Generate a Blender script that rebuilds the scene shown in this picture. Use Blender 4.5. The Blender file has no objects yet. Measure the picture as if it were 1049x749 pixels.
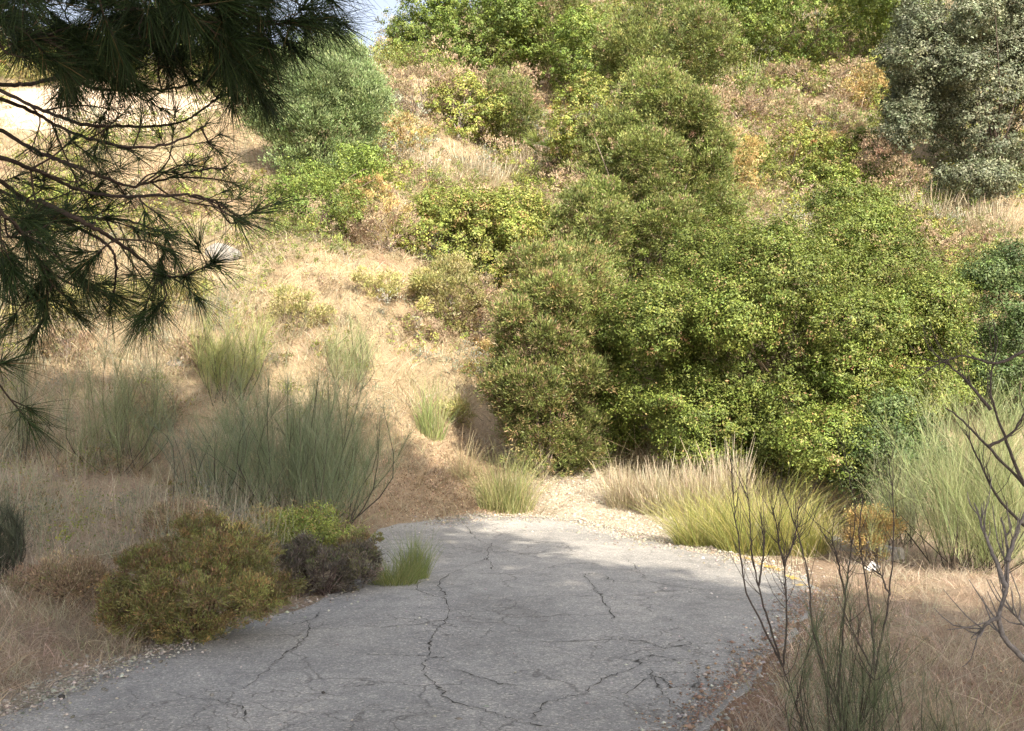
import bpy, math
import numpy as np
from math import radians as R

C = bpy.context.scene.collection
rng = np.random.default_rng(7)
F_PX, CX, CY, HOR, EYE = 1000.0, 524.5, 374.5, 420.0, 1.7
PITCH = math.atan((HOR - CY) / F_PX)

# ------------------------------------------------------------------ terrain
def sst(a, b, x):
    t = np.clip((np.asarray(x, float) - a) / (b - a), 0, 1)
    return t * t * (3 - 2 * t)

_ph = np.random.default_rng(3).uniform(0, 6.28, 24)
_an = np.random.default_rng(4).uniform(0, 6.28, 24)
def wav(x, y, scale, k=0, n=5):
    s = 0
    for i in range(n):
        a = _an[(i + k) % 24]
        s = s + np.sin((x * np.cos(a) + y * np.sin(a)) * 6.28 / scale * (0.7 + 0.17 * i) + _ph[(i + k * 3) % 24])
    return s / n

LEFT = np.array([(-2.2, -30), (-2.2, -4), (-2.6, 2), (-2.83, 5.4), (-2.55, 6.6), (-2.32, 7.4), (-1.72, 8.6),
                 (-1.62, 9.6), (-1.66, 10.6), (-1.8, 12.0), (-1.78, 13.2)])
FAR = np.array([(-1.2, 13.8), (-0.6, 14.2), (0.2, 14.3), (1.0, 14.1), (1.75, 13.1), (2.4, 11.9), (2.75, 10.9), (2.95, 10.0)])
RIGHT = np.array([(2.85, 9.2), (2.45, 8.2), (1.95, 7.1), (1.45, 6.1), (0.95, 5.2), (0.9, 3.5), (1.2, 1), (1.6, -4), (1.6, -30)])
ROAD = np.vstack([LEFT, FAR, RIGHT])

def in_poly(x, y, P):
    x = np.asarray(x, float); y = np.asarray(y, float)
    r = np.zeros(x.shape, bool)
    n = len(P)
    for i in range(n):
        x0, y0 = P[i]; x1, y1 = P[(i + 1) % n]
        c = ((y0 > y) != (y1 > y)) & (x < (x1 - x0) * (y - y0) / (y1 - y0 + 1e-12) + x0)
        r ^= c
    return r

def d_line(x, y, P, closed=False):
    x = np.asarray(x, float); y = np.asarray(y, float)
    d = np.full(x.shape, 1e9)
    m = len(P) if closed else len(P) - 1
    for i in range(m):
        a = P[i]; b = P[(i + 1) % len(P)]
        ab = b - a
        t = np.clip(((x - a[0]) * ab[0] + (y - a[1]) * ab[1]) / (ab @ ab + 1e-12), 0, 1)
        d = np.minimum(d, np.hypot(x - a[0] - t * ab[0], y - a[1] - t * ab[1]))
    return d

def road_sd(x, y):
    d = d_line(x, y, ROAD, True)
    return np.where(in_poly(x, y, ROAD), -d, d)

def terrain(x, y):
    x = np.asarray(x, float); y = np.asarray(y, float)
    yf = 14.0 + 3.6 * np.exp(-((x - 0.8) / 3.2) ** 2) + 0.8 * sst(2, 8, x)
    z = 0.10 * np.maximum(y - 12.5, 0) * sst(12.5, 16, y) * (1 - sst(18, 24, y)) + 0.62 * sst(18, 24, y)
    d = (y - yf) / 1.3
    z = z + 0.60 * 1.3 * np.log1p(np.exp(np.clip(d, -30, 30))) + 0.60 * 1.3 * np.maximum(d - 30, 0)
    off = np.where(in_poly(x, y, ROAD), 0, d_line(x, y, ROAD, True))
    away = sst(0.15, 2.5, off)
    side = np.clip(-x - 2.0, 0, 6)
    z = z + 0.10 * side * sst(0, 2.0, off)
    z = z + away * 0.07 * wav(x, y, 2.3, 1) + sst(0, 0.5, off) * 0.025 * wav(x, y, 0.7, 5)
    hill = sst(0, 6, y - yf)
    z = z + hill * (0.45 * wav(x, y, 7.5, 9) + 0.16 * wav(x, y, 2.9, 12))
    hc = 17.2 + 30 * sst(-7, 6, x) + 0.5 * wav(x, y, 9, 2)
    z = z - .9 * np.exp(-((x - 5.3) / 1.1) ** 2 - ((y - 14.3) / 1.2) ** 2)
    k = 1.2
    z = np.where(z > hc + 12, hc, z - k * np.log1p(np.exp(np.clip((z - hc) / k, -30, 30))))
    z = z - 0.15 * np.maximum(y - 95, 0) * sst(95, 130, y)
    return z

def ray(px, py):
    dx = (px - CX) / F_PX; dv = (CY - py) / F_PX
    cp, sp = math.cos(PITCH), math.sin(PITCH)
    return np.array([dx, cp - dv * sp, sp + dv * cp])

def at(px, py):
    d = ray(px, py)
    t = np.linspace(2.5, 140, 6000)
    z = EYE + t * d[2]
    below = z < terrain(t * d[0], t * d[1])
    i = int(np.argmax(below)) if below.any() else len(t) - 1
    return np.array([t[i] * d[0], t[i] * d[1], float(terrain(t[i] * d[0], t[i] * d[1]))])

def at_d(px, py, D):
    d = ray(px, py); t = D / d[1]
    return np.array([0, 0, EYE]) + d * t

# ------------------------------------------------------------------ mesh helpers
class MB:
    """collects vertex / face / colour arrays and links them as ONE mesh object"""
    def __init__(self): self.v = []; self.f = []; self.c = []; self.n = 0
    def add(self, V, Fc, col):
        V = np.asarray(V, np.float32).reshape(-1, 3); Fc = np.asarray(Fc, np.int64)
        col = np.asarray(col, np.float32)
        if col.ndim == 1: col = np.tile(col, (len(Fc), 1))
        self.v.append(V); self.f.append(Fc + self.n); self.c.append(col); self.n += len(V)
    def build(self, name, mat, parent=None, smooth=False):
        me = bpy.data.meshes.new(name)
        V = np.vstack(self.v) if self.v else np.zeros((0, 3), np.float32)
        me.vertices.add(len(V)); me.vertices.foreach_set('co', V.ravel())
        idx = np.concatenate([f.ravel() for f in self.f]); sizes = np.concatenate([np.full(len(f), f.shape[1]) for f in self.f])
        me.loops.add(len(idx)); me.loops.foreach_set('vertex_index', idx.astype(np.int32))
        me.polygons.add(len(sizes))
        st = np.concatenate([[0], np.cumsum(sizes)[:-1]]).astype(np.int32)
        me.polygons.foreach_set('loop_start', st)
        me.update(calc_edges=True)
        a = me.attributes.new('tint', 'FLOAT_COLOR', 'FACE')
        c = np.vstack(self.c); c4 = np.ones((len(c), 4), np.float32); c4[:, :3] = np.clip(c, 0, 1)
        a.data.foreach_set('color', c4.ravel())
        if smooth: me.polygons.foreach_set('use_smooth', np.ones(len(sizes), bool))
        me.materials.append(mat); me.validate()
        o = bpy.data.objects.new(name, me); C.objects.link(o)
        if parent is not None:
            o.parent = parent
            V0 = np.array(parent.location)
            me.vertices.foreach_set('co', (V - V0).astype(np.float32).ravel())
        return o

def thing(name, label, cat, loc, group=None):
    o = bpy.data.objects.new(name, None); C.objects.link(o)
    o.location = [float(v) for v in loc]; o['kind'] = 'thing'; o['label'] = label; o['category'] = cat; o.empty_display_size = 0.2
    if group: o['group'] = group
    return o

def unit(v): return v / (np.linalg.norm(v, axis=-1, keepdims=True) + 1e-9)
def rdir(n): return unit(rng.normal(size=(n, 3)))

def leaves(mb, P, N, A, L, W, col):
    """rhombic leaves folded along the midrib: P base-centre, N normal, A axis"""
    n = len(P); A = unit(A); S = unit(np.cross(N, A)); Nn = np.cross(A, S)
    L = np.broadcast_to(L, n)[:, None]; W = np.broadcast_to(W, n)[:, None]
    V = np.stack([P - A * L * .5, P + S * W * .5 + Nn * W * .18 - A * L * .04, P + A * L * .5, P - S * W * .5 + Nn * W * .18 - A * L * .04], 1)
    mb.add(V.reshape(-1, 3), np.arange(n * 4).reshape(n, 4), col)

def strands(mb, P0, D, L, B, w0, col, K=3, tip=0.25, curve=2.0):
    """curved tapering blades: start, direction, length, bend vector, base width"""
    n = len(P0); L = np.broadcast_to(L, n)[:, None]; w0 = np.broadcast_to(w0, n)[:, None]
    S = unit(np.cross(D, rdir(n)))
    V = np.zeros((n, K + 1, 2, 3))
    for k in range(K + 1):
        t = k / K
        p = P0 + D * L * t + B * L * t ** curve
        w = w0 * (1 - (1 - tip) * t) * .5
        V[:, k, 0] = p - S * w; V[:, k, 1] = p + S * w
    base = (np.arange(n) * (K + 1) * 2)[:, None]
    fs = np.concatenate([np.stack([base[:, 0] + 2 * k, base[:, 0] + 2 * k + 1, base[:, 0] + 2 * k + 3, base[:, 0] + 2 * k + 2], 1) for k in range(K)])
    col = np.asarray(col)
    if col.ndim == 2: col = np.tile(col, (K, 1))
    mb.add(V.reshape(-1, 3), fs, col)

def tube(mb, pts, rad, col, ns=6):
    pts = np.asarray(pts, float); m = len(pts); rad = np.broadcast_to(rad, m)
    T = unit(np.gradient(pts, axis=0))
    ref = np.array([0.3, 0.2, 1.0]) if abs(T[0][2]) < .8 else np.array([1.0, .2, .1])
    U = unit(np.cross(T, ref)); W = np.cross(T, U)
    a = np.arange(ns) * 2 * math.pi / ns
    V = pts[:, None, :] + rad[:, None, None] * (np.cos(a)[None, :, None] * U[:, None, :] + np.sin(a)[None, :, None] * W[:, None, :])
    fs = []
    for k in range(m - 1):
        for j in range(ns):
            j2 = (j + 1) % ns
            fs.append((k * ns + j, k * ns + j2, (k + 1) * ns + j2, (k + 1) * ns + j))
    mb.add(V.reshape(-1, 3), fs, col)
    mb.add(V[-1], [tuple(range(ns))], col)

def smooth_line(pts, n=24, jit=0.0):
    pts = np.asarray(pts, float); m = len(pts)
    t = np.linspace(0, m - 1, n); out = []
    for u in t:
        i = min(int(u), m - 2); f = u - i
        p0, p1, p2, p3 = pts[max(i - 1, 0)], pts[i], pts[i + 1], pts[min(i + 2, m - 1)]
        out.append(.5 * ((2 * p1) + (-p0 + p2) * f + (2 * p0 - 5 * p1 + 4 * p2 - p3) * f * f + (-p0 + 3 * p1 - 3 * p2 + p3) * f ** 3))
    out = np.array(out)
    if jit: out[1:-1] += rng.normal(size=(n - 2, 3)) * jit
    return out

def vary(cols, w, n, s=.16):
    """per-leaf colour: convex mix of the palette with a random brightness of its own"""
    cols = np.asarray(cols, float)
    idx = rng.choice(len(cols), n, p=np.asarray(w) / np.sum(w))
    c = cols[idx] * np.exp(rng.normal(size=(n, 1)) * s)
    return np.clip(c * (1 + rng.normal(size=(n, 3)) * .05), .004, .9)

# ------------------------------------------------------------------ materials
def nt(name):
    m = bpy.data.materials.new(name); m.use_nodes = True
    t = m.node_tree; t.nodes.clear(); return m, t, t.nodes, t.links

def mat_leaf(name, trans=.3, rough=.55, spec=.35):
    m, t, N, L = nt(name)
    a = N.new('ShaderNodeAttribute'); a.attribute_name = 'tint'
    p = N.new('ShaderNodeBsdfPrincipled'); p.inputs['Roughness'].default_value = rough
    p.inputs['Specular IOR Level'].default_value = spec
    L.new(a.outputs['Color'], p.inputs['Base Color'])
    tr = N.new('ShaderNodeBsdfTranslucent')
    hs = N.new('ShaderNodeHueSaturation'); hs.inputs['Saturation'].default_value = 1.1; hs.inputs['Value'].default_value = 1.15
    L.new(a.outputs['Color'], hs.inputs['Color']); L.new(hs.outputs['Color'], tr.inputs['Color'])
    mx = N.new('ShaderNodeMixShader'); mx.inputs[0].default_value = trans
    L.new(p.outputs[0], mx.inputs[1]); L.new(tr.outputs[0], mx.inputs[2])
    o = N.new('ShaderNodeOutputMaterial'); L.new(mx.outputs[0], o.inputs[0]); return m

def ramp(N, pos_cols):
    r = N.new('ShaderNodeValToRGB'); e = r.color_ramp.elements
    while len(e) > 1: e.remove(e[-1])
    e[0].position = pos_cols[0][0]; e[0].color = (*pos_cols[0][1], 1)
    for p, c in pos_cols[1:]:
        x = e.new(p); x.color = (*c, 1)
    return r

def noise(N, L, vec, scale, detail=5, rough=.6, dist=0):
    n = N.new('ShaderNodeTexNoise'); n.inputs['Scale'].default_value = scale
    n.inputs['Detail'].default_value = detail; n.inputs['Roughness'].default_value = rough; n.inputs['Distortion'].default_value = dist
    L.new(vec, n.inputs['Vector']); return n

def mixc(N, L, fac, a, b, mode='MIX'):
    m = N.new('ShaderNodeMix'); m.data_type = 'RGBA'; m.blend_type = mode
    for s, v in ((m.inputs[0], fac), (m.inputs[6], a), (m.inputs[7], b)):
        if isinstance(v, (int, float)): s.default_value = v
        elif isinstance(v, tuple): s.default_value = (*v, 1)
        else: L.new(v, s)
    return m.outputs[2]

def mathn(N, L, op, a, b=None, clamp=False):
    m = N.new('ShaderNodeMath'); m.operation = op; m.use_clamp = clamp
    for i, v in enumerate((a, b)):
        if v is None: continue
        if isinstance(v, (int, float)): m.inputs[i].default_value = v
        else: L.new(v, m.inputs[i])
    return m.outputs[0]

def finish(N, L, col, rough=.85, bump=None, bs=.3, bd=.02, spec=.2):
    p = N.new('ShaderNodeBsdfPrincipled')
    if isinstance(col, tuple): p.inputs['Base Color'].default_value = (*col, 1)
    else: L.new(col, p.inputs['Base Color'])
    p.inputs['Roughness'].default_value = rough; p.inputs['Specular IOR Level'].default_value = spec
    if bump is not None:
        b = N.new('ShaderNodeBump'); b.inputs['Strength'].default_value = bs; b.inputs['Distance'].default_value = bd
        L.new(bump, b.inputs['Height']); L.new(b.outputs[0], p.inputs['Normal'])
    o = N.new('ShaderNodeOutputMaterial'); L.new(p.outputs[0], o.inputs[0])

def mat_bark(name):
    m, t, N, L = nt(name)
    a = N.new('ShaderNodeAttribute'); a.attribute_name = 'tint'
    g = N.new('ShaderNodeNewGeometry')
    n = noise(N, L, g.outputs['Position'], 60, 4)
    r = ramp(N, [(.3, (.55, .55, .55)), (.7, (1.25, 1.22, 1.2))]); L.new(n.outputs['Fac'], r.inputs[0])
    finish(N, L, mixc(N, L, 1.0, a.outputs['Color'], r.outputs[0], 'MULTIPLY'), .9, n.outputs['Fac'], .5, .004)
    return m

def mat_ground():
    m, t, N, L = nt('ground_soil')
    a = N.new('ShaderNodeAttribute'); a.attribute_name = 'tint'
    g = N.new('ShaderNodeNewGeometry'); P = g.outputs['Position']
    n1 = noise(N, L, P, 2.2, 8, .65); n2 = noise(N, L, P, 30, 6, .7)
    r1 = ramp(N, [(.3, (.72, .68, .62)), (.5, (1, 1, 1)), (.72, (1.18, 1.15, 1.08))]); L.new(n1.outputs['Fac'], r1.inputs[0])
    r2 = ramp(N, [(.3, (.6, .57, .52)), (.5, (1, 1, 1)), (.7, (1.3, 1.28, 1.2))]); L.new(n2.outputs['Fac'], r2.inputs[0])
    c = mixc(N, L, 1.0, a.outputs['Color'], r1.outputs[0], 'MULTIPLY'); c = mixc(N, L, 1.0, c, r2.outputs[0], 'MULTIPLY')
    finish(N, L, c, .95, n2.outputs['Fac'], .8, .05, .1); return m

def mat_asphalt():
    m, t, N, L = nt('worn_asphalt')
    g = N.new('ShaderNodeNewGeometry'); P = g.outputs['Position']
    big = noise(N, L, P, .7, 6, .7, 1.2); mid = noise(N, L, P, 5, 5, .65)
    fine = noise(N, L, P, 130, 3, .75)
    vo = N.new('ShaderNodeTexVoronoi'); vo.inputs['Scale'].default_value = 75; L.new(P, vo.inputs['Vector'])
    rb = ramp(N, [(.3, (.255, .243, .226)), (.5, (.325, .312, .292)), (.7, (.40, .378, .346))]); L.new(big.outputs['Fac'], rb.inputs[0])
    rm = ramp(N, [(.25, (.8, .8, .8)), (.5, (1, 1, 1)), (.75, (1.13, 1.12, 1.1))]); L.new(mid.outputs['Fac'], rm.inputs[0])
    rf = ramp(N, [(.3, (.5, .5, .5)), (.48, (.95, .95, .95)), (.58, (1.1, 1.1, 1.08)), (.72, (1.75, 1.72, 1.65))]); L.new(fine.outputs['Fac'], rf.inputs[0])
    sep = N.new('ShaderNodeSeparateColor'); L.new(vo.outputs['Color'], sep.inputs[0])
    rs = ramp(N, [(.0, (.72, .72, .72)), (.25, (.98, .98, .98)), (.8, (1, 1, 1)), (.97, (1.55, 1.5, 1.42))]); L.new(sep.outputs[0], rs.inputs[0])
    c = mixc(N, L, 1.0, rb.outputs[0], rm.outputs[0], 'MULTIPLY'); c = mixc(N, L, 1.0, c, rf.outputs[0], 'MULTIPLY'); c = mixc(N, L, 1.0, c, rs.outputs[0], 'MULTIPLY')
    # fine crazing: warped cell borders, only where a broad noise lets them through
    wn = N.new('ShaderNodeTexNoise'); wn.inputs['Scale'].default_value = 2.6; wn.inputs['Detail'].default_value = 6; L.new(P, wn.inputs['Vector'])
    sc = N.new('ShaderNodeVectorMath'); sc.operation = 'SCALE'; sc.inputs[3].default_value = .55; L.new(wn.outputs['Color'], sc.inputs[0])
    ad = N.new('ShaderNodeVectorMath'); ad.operation = 'ADD'; L.new(P, ad.inputs[0]); L.new(sc.outputs[0], ad.inputs[1])
    crk = None
    for scale, th, lo, hi, seed in ((.75, .010, .44, .52, 0), (3.2, .022, .50, .58, 17)):
        v = N.new('ShaderNodeTexVoronoi'); v.feature = 'DISTANCE_TO_EDGE'; v.inputs['Scale'].default_value = scale; L.new(ad.outputs[0], v.inputs['Vector'])
        line = mathn(N, L, 'SUBTRACT', 1.0, mathn(N, L, 'DIVIDE', v.outputs['Distance'], th, True), True)
        of = N.new('ShaderNodeVectorMath'); of.operation = 'ADD'; of.inputs[1].default_value = (seed, seed * 2, 0); L.new(P, of.inputs[0])
        mk = noise(N, L, of.outputs[0], .8, 3); rr = ramp(N, [(lo, (0, 0, 0)), (hi, (1, 1, 1))]); L.new(mk.outputs['Fac'], rr.inputs[0])
        ln = mathn(N, L, 'MULTIPLY', line, rr.outputs[0])
        crk = ln if crk is None else mathn(N, L, 'MAXIMUM', crk, ln)
    c = mixc(N, L, mathn(N, L, 'MULTIPLY', crk, .6), c, (.08, .073, .063))
    h = mathn(N, L, 'SUBTRACT', fine.outputs['Fac'], mathn(N, L, 'MULTIPLY', crk, 1.5))
    finish(N, L, c, .82, h, .55, .006, .25); return m

def mat_plain(name, col, rough=.85, var=.25, scale=20, bs=.3):
    m, t, N, L = nt(name)
    g = N.new('ShaderNodeNewGeometry'); n = noise(N, L, g.outputs['Position'], scale, 6, .65)
    r = ramp(N, [(.3, tuple(v * (1 - var) for v in col)), (.7, tuple(min(1, v * (1 + var)) for v in col))]); L.new(n.outputs['Fac'], r.inputs[0])
    finish(N, L, r.outputs[0], rough, n.outputs['Fac'], bs, .02); return m

def mat_paint():
    m, t, N, L = nt('worn_yellow_paint')
    g = N.new('ShaderNodeNewGeometry'); n = noise(N, L, g.outputs['Position'], 22, 6, .7)
    n2 = noise(N, L, g.outputs['Position'], 3, 3, .5)
    p = N.new('ShaderNodeBsdfPrincipled'); p.inputs['Base Color'].default_value = (.58, .38, .07, 1); p.inputs['Roughness'].default_value = .7
    tr = N.new('ShaderNodeBsdfTransparent')
    s = mathn(N, L, 'ADD', mathn(N, L, 'MULTIPLY', n.outputs['Fac'], .6), mathn(N, L, 'MULTIPLY', n2.outputs['Fac'], .5))
    r = ramp(N, [(.53, (0, 0, 0)), (.60, (1, 1, 1))]); L.new(s, r.inputs[0])
    mx = N.new('ShaderNodeMixShader'); L.new(r.outputs[0], mx.inputs[0]); L.new(tr.outputs[0], mx.inputs[1]); L.new(p.outputs[0], mx.inputs[2])
    o = N.new('ShaderNodeOutputMaterial'); L.new(mx.outputs[0], o.inputs[0]); return m

M_LEAF = mat_leaf('foliage', .12); M_DRY = mat_leaf('dry_stalks', .3, .75, .15); M_NEEDLE = mat_leaf('pine_needles', .1, .6, .15)
M_BARK = mat_bark('bark'); M_GROUND = mat_ground(); M_ASPH = mat_asphalt()
M_STONE = mat_leaf('pebbles', 0.0, .85, .2)
M_ROCK = mat_plain('limestone', (.24, .225, .20), .9, .4, 7, .9)
M_CONC = mat_plain('concrete', (.34, .32, .29), .9, .22, 14)
M_CRACK = mat_plain('crack_dirt', (.085, .078, .068), .95, .3, 40)
M_PAINT = mat_paint(); M_PAPER = mat_plain('white_paper', (.72, .72, .70), .6, .05, 30, .1)

# ------------------------------------------------------------------ ground, road, path
STRAW = np.array([.37, .295, .185]); BROWN = np.array([.17, .105, .065]); GRAVEL = np.array([.38, .325, .25]); PALE = np.array([.62, .49, .36])
VERGE = np.array([.38, .30, .22])
PATH = np.array([(2.55, 11.9), (2.0, 13.1), (1.3, 14.4), (0.85, 15.6), (0.75, 16.8)])
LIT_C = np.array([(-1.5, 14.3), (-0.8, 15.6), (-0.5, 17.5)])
_b = at(105, 118)
def zones(x, y):
    path = 1 - sst(.55, 1.1, d_line(x, y, PATH) + .25 * wav(x, y, 1.1, 4))
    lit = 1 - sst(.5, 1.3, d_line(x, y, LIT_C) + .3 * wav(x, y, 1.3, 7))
    bare = (1 - sst(.65, 1.0, np.hypot((x - _b[0]) / (4.6), (y - _b[1] - .6) / 3.4) + .12 * wav(x, y, 2.2, 3)))
    off = d_line(x, y, ROAD, True)
    edge = (1 - sst(.1, .5, off + .12 * wav(x, y, .6, 8)))
    red = (1 - sst(.25, .85, off + .2 * wav(x, y, .9, 6))) * (x > 0) * (1 - sst(8.2, 9.5, y))
    return path, lit, bare, edge, red

def ground_col(x, y):
    path, lit, bare, edge, red = zones(x, y)
    hillw = sst(13, 17, y)[..., None]
    w = np.clip(.5 + .6 * wav(x, y, 5, 14) + .3 * wav(x, y, 1.6, 2), 0, 1)[..., None]
    w = np.clip(w * 1.5 - .15, 0, 1)
    c = (VERGE * (1 - hillw) + STRAW * hillw) * (1 - .45 * w) + BROWN * 1.2 * .45 * w
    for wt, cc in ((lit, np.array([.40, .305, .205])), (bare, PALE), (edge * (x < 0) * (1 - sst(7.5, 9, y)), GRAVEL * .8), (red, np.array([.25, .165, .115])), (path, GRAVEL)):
        c = c * (1 - wt[..., None]) + cc * wt[..., None]
    return c

def sheet(name, xs, ys, zoff, mat, colf, mask=None, kind='structure'):
    X, Y = np.meshgrid(xs, ys); Z = terrain(X, Y) + zoff
    nx, ny = len(xs), len(ys)
    i = np.arange(nx * ny).reshape(ny, nx)
    Fc = np.stack([i[:-1, :-1], i[:-1, 1:], i[1:, 1:], i[1:, :-1]], -1).reshape(-1, 4)
    V = np.stack([X, Y, Z], -1).reshape(-1, 3)
    cx = V[Fc].mean(1)
    mb = MB(); mb.add(V, Fc, colf(cx[:, 0], cx[:, 1])); o = mb.build(name, mat, smooth=True)
    o['kind'] = kind; return o

xs = np.concatenate([np.linspace(-300, -60, 13)[:-1], np.linspace(-60, -24, 37)[:-1], np.linspace(-24, -8, 54)[:-1], np.linspace(-8, 8, 150)[:-1], np.linspace(8, 24, 54)[:-1], np.linspace(24, 60, 37)[:-1], np.linspace(60, 300, 13)])
ys = np.concatenate([np.linspace(-200, -20, 12)[:-1], np.linspace(-20, 3, 40)[:-1], np.linspace(3, 20, 160)[:-1], np.linspace(20, 60, 120)[:-1], np.linspace(60, 130, 50)[:-1], np.linspace(130, 500, 14)])
sheet('ground', xs, ys, 0, M_GROUND, ground_col)

def poly_sheet(name, P, zoff, mat, step=.25, jag=.03, skirt=.05):
    """triangulated fill of an outline with a ragged edge, draped over the ground"""
    out = []
    n = len(P)
    for i in range(n):
        a, b = P[i], P[(i + 1) % n]; m = max(2, int(np.linalg.norm(b - a) / .12))
        if min(a[1], b[1]) < 0: m = 2
        for k in range(m): out.append(a + (b - a) * k / m)
    out = np.array(out)
    r2 = np.random.default_rng(11); k = r2.normal(size=(len(out), 2)); k = (k + np.roll(k, 1, 0) + .5 * np.roll(k, 2, 0)) * jag * .6
    out = out + k
    import bmesh
    bm = bmesh.new()
    vs = [bm.verts.new((p[0], p[1], 0)) for p in out]
    f = bm.faces.new(vs); bmesh.ops.triangulate(bm, faces=[f])
    for lo, hi in ((3, 15),):
        for yy in np.arange(lo, hi, .4):
            bmesh.ops.bisect_plane(bm, geom=bm.verts[:] + bm.edges[:] + bm.faces[:], plane_co=(0, yy, 0), plane_no=(0, 1, 0))
    for xx in np.arange(-3, 3.2, .4):
        bmesh.ops.bisect_plane(bm, geom=bm.verts[:] + bm.edges[:] + bm.faces[:], plane_co=(xx, 0, 0), plane_no=(1, 0, 0))
    bm.verts.ensure_lookup_table()
    co = np.array([v.co[:] for v in bm.verts]); sd = d_line(co[:, 0], co[:, 1], out, True); z = terrain(co[:, 0], co[:, 1]) + .012 + (zoff - .012) * sst(0, .35, sd)
    for v, zz in zip(bm.verts, z): v.co.z = zz
    be = [e for e in bm.edges if len(e.link_faces) == 1]
    r = bmesh.ops.extrude_edge_only(bm, edges=be)
    for v in [g for g in r['geom'] if isinstance(g, bmesh.types.BMVert)]: v.co.z -= skirt
    bmesh.ops.recalc_face_normals(bm, faces=bm.faces)
    me = bpy.data.meshes.new(name); bm.to_mesh(me); bm.free(); me.materials.append(mat)
    o = bpy.data.objects.new(name, me); C.objects.link(o); o['kind'] = 'structure'; return o
road = poly_sheet('road', ROAD, .035, M_ASPH)

# the long cracks that run through the asphalt
mb = MB()
CR = [[(478, 541), (488, 552), (500, 560), (520, 566), (560, 575)], [(458, 615), (462, 640), (455, 655), (460, 672), (458, 690), (480, 708), (500, 725), (560, 742), (600, 752)],
      [(458, 650), (430, 640), (395, 637)], [(455, 680), (420, 678), (370, 677)], [(465, 692), (495, 703), (520, 706)],
      [(600, 592), (608, 605), (620, 622), (628, 640)], [(600, 592), (618, 592), (628, 600)], [(552, 663), (600, 662), (650, 664), (680, 672)],
      [(320, 640), (315, 660), (290, 678), (275, 690), (250, 712)], [(212, 724), (240, 732), (250, 752)], [(350, 710), (395, 707)],
      [(600, 718), (625, 700), (650, 688), (668, 678), (700, 684), (745, 690), (790, 688)], [(640, 720), (665, 700), (690, 712), (720, 706)],
      [(668, 690), (672, 715), (690, 740)], [(715, 690), (708, 712), (730, 735)], [(430, 610), (470, 606), (505, 600)], [(455, 615), (455, 596), (500, 575)],
      [(300, 645), (318, 640), (322, 632)], [(425, 560), (440, 585), (430, 606), (458, 618)], [(640, 575), (655, 588), (672, 600), (740, 610)],
      [(690, 668), (730, 664), (770, 672)], [(545, 742), (570, 725), (600, 718)], [(505, 590), (500, 575), (505, 560)]]
for ln in CR:
    p = np.array([at(*q) for q in ln]); p = smooth_line(p, 12 * (len(ln) - 1) + 1)
    j1 = rng.normal(size=(len(p), 2)); p[:, :2] += j1 * .010 + np.cumsum(rng.normal(size=(len(p), 2)), 0) * .006
    q = np.gradient(p[:, :2], axis=0); q = unit(np.stack([-q[:, 1], q[:, 0]], -1))
    w = (.0027 * np.exp(rng.normal(size=len(p)) * .6))[:, None]; w[-1] = .001; w[0] = .001
    z = terrain(p[:, 0], p[:, 1])[:, None] + .0395
    keep = road_sd(p[:, 0], p[:, 1]) < -.02
    V = np.stack([np.hstack([p[:, :2] - q * w, z]), np.hstack([p[:, :2] + q * w, z])], 1).reshape(-1, 3)
    fs = [(2 * k, 2 * k + 1, 2 * k + 3, 2 * k + 2) for k in range(len(p) - 1) if keep[k] and keep[k + 1]]
    if fs: mb.add(V, fs, np.array([.05, .05, .05]))
o = mb.build('road_cracks', M_CRACK); o['kind'] = 'structure'

# the faded yellow edge line on the right of the road
mb = MB(); p = smooth_line([(2.52, 11.2, 0), (2.66, 10.7, 0), (2.76, 10.2, 0), (2.80, 9.7, 0), (2.74, 9.3, 0)], 20)
V = []
for k in range(20):
    x, y = p[k, :2]; z = float(terrain(x, y)) + .041; V += [(x - .06, y, z), (x + .06, y, z)]
mb.add(V, [(2 * k, 2 * k + 1, 2 * k + 3, 2 * k + 2) for k in range(19)], np.array([.6, .4, .05]))
o = mb.build('road_edge_line', M_PAINT); o['kind'] = 'structure'

# kerb: the low concrete edge on the far right
mb = MB(); p = smooth_line([(3.15, 13.0, 0), (3.6, 12.4, 0), (3.95, 11.7, 0), (4.25, 10.9, 0)], 14)
for k in range(14): p[k, 2] = float(terrain(p[k, 0], p[k, 1]))
q = np.gradient(p[:, :2], axis=0); q = unit(np.stack([-q[:, 1], q[:, 0]], -1)); V = []
prof = [(-.13, -.05), (-.13, .09), (-.10, .12), (.09, .13), (.13, .10), (.13, -.05)]
for k in range(14):
    for a, h in prof: V.append((p[k, 0] + q[k, 0] * a + rng.normal() * .006, p[k, 1] + q[k, 1] * a, p[k, 2] + h + rng.normal() * .006))
fs = [(k * 6 + j, k * 6 + j + 1, (k + 1) * 6 + j + 1, (k + 1) * 6 + j) for k in range(13) for j in range(5)]
mb.add(V, fs, np.array([.4, .4, .4])); mb.add(V[:6], [tuple(range(6))], np.array([.4] * 3)); mb.add(V[-6:], [tuple(range(6))], np.array([.4] * 3))
o = mb.build('kerb', M_CONC); o['kind'] = 'structure'

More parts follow.
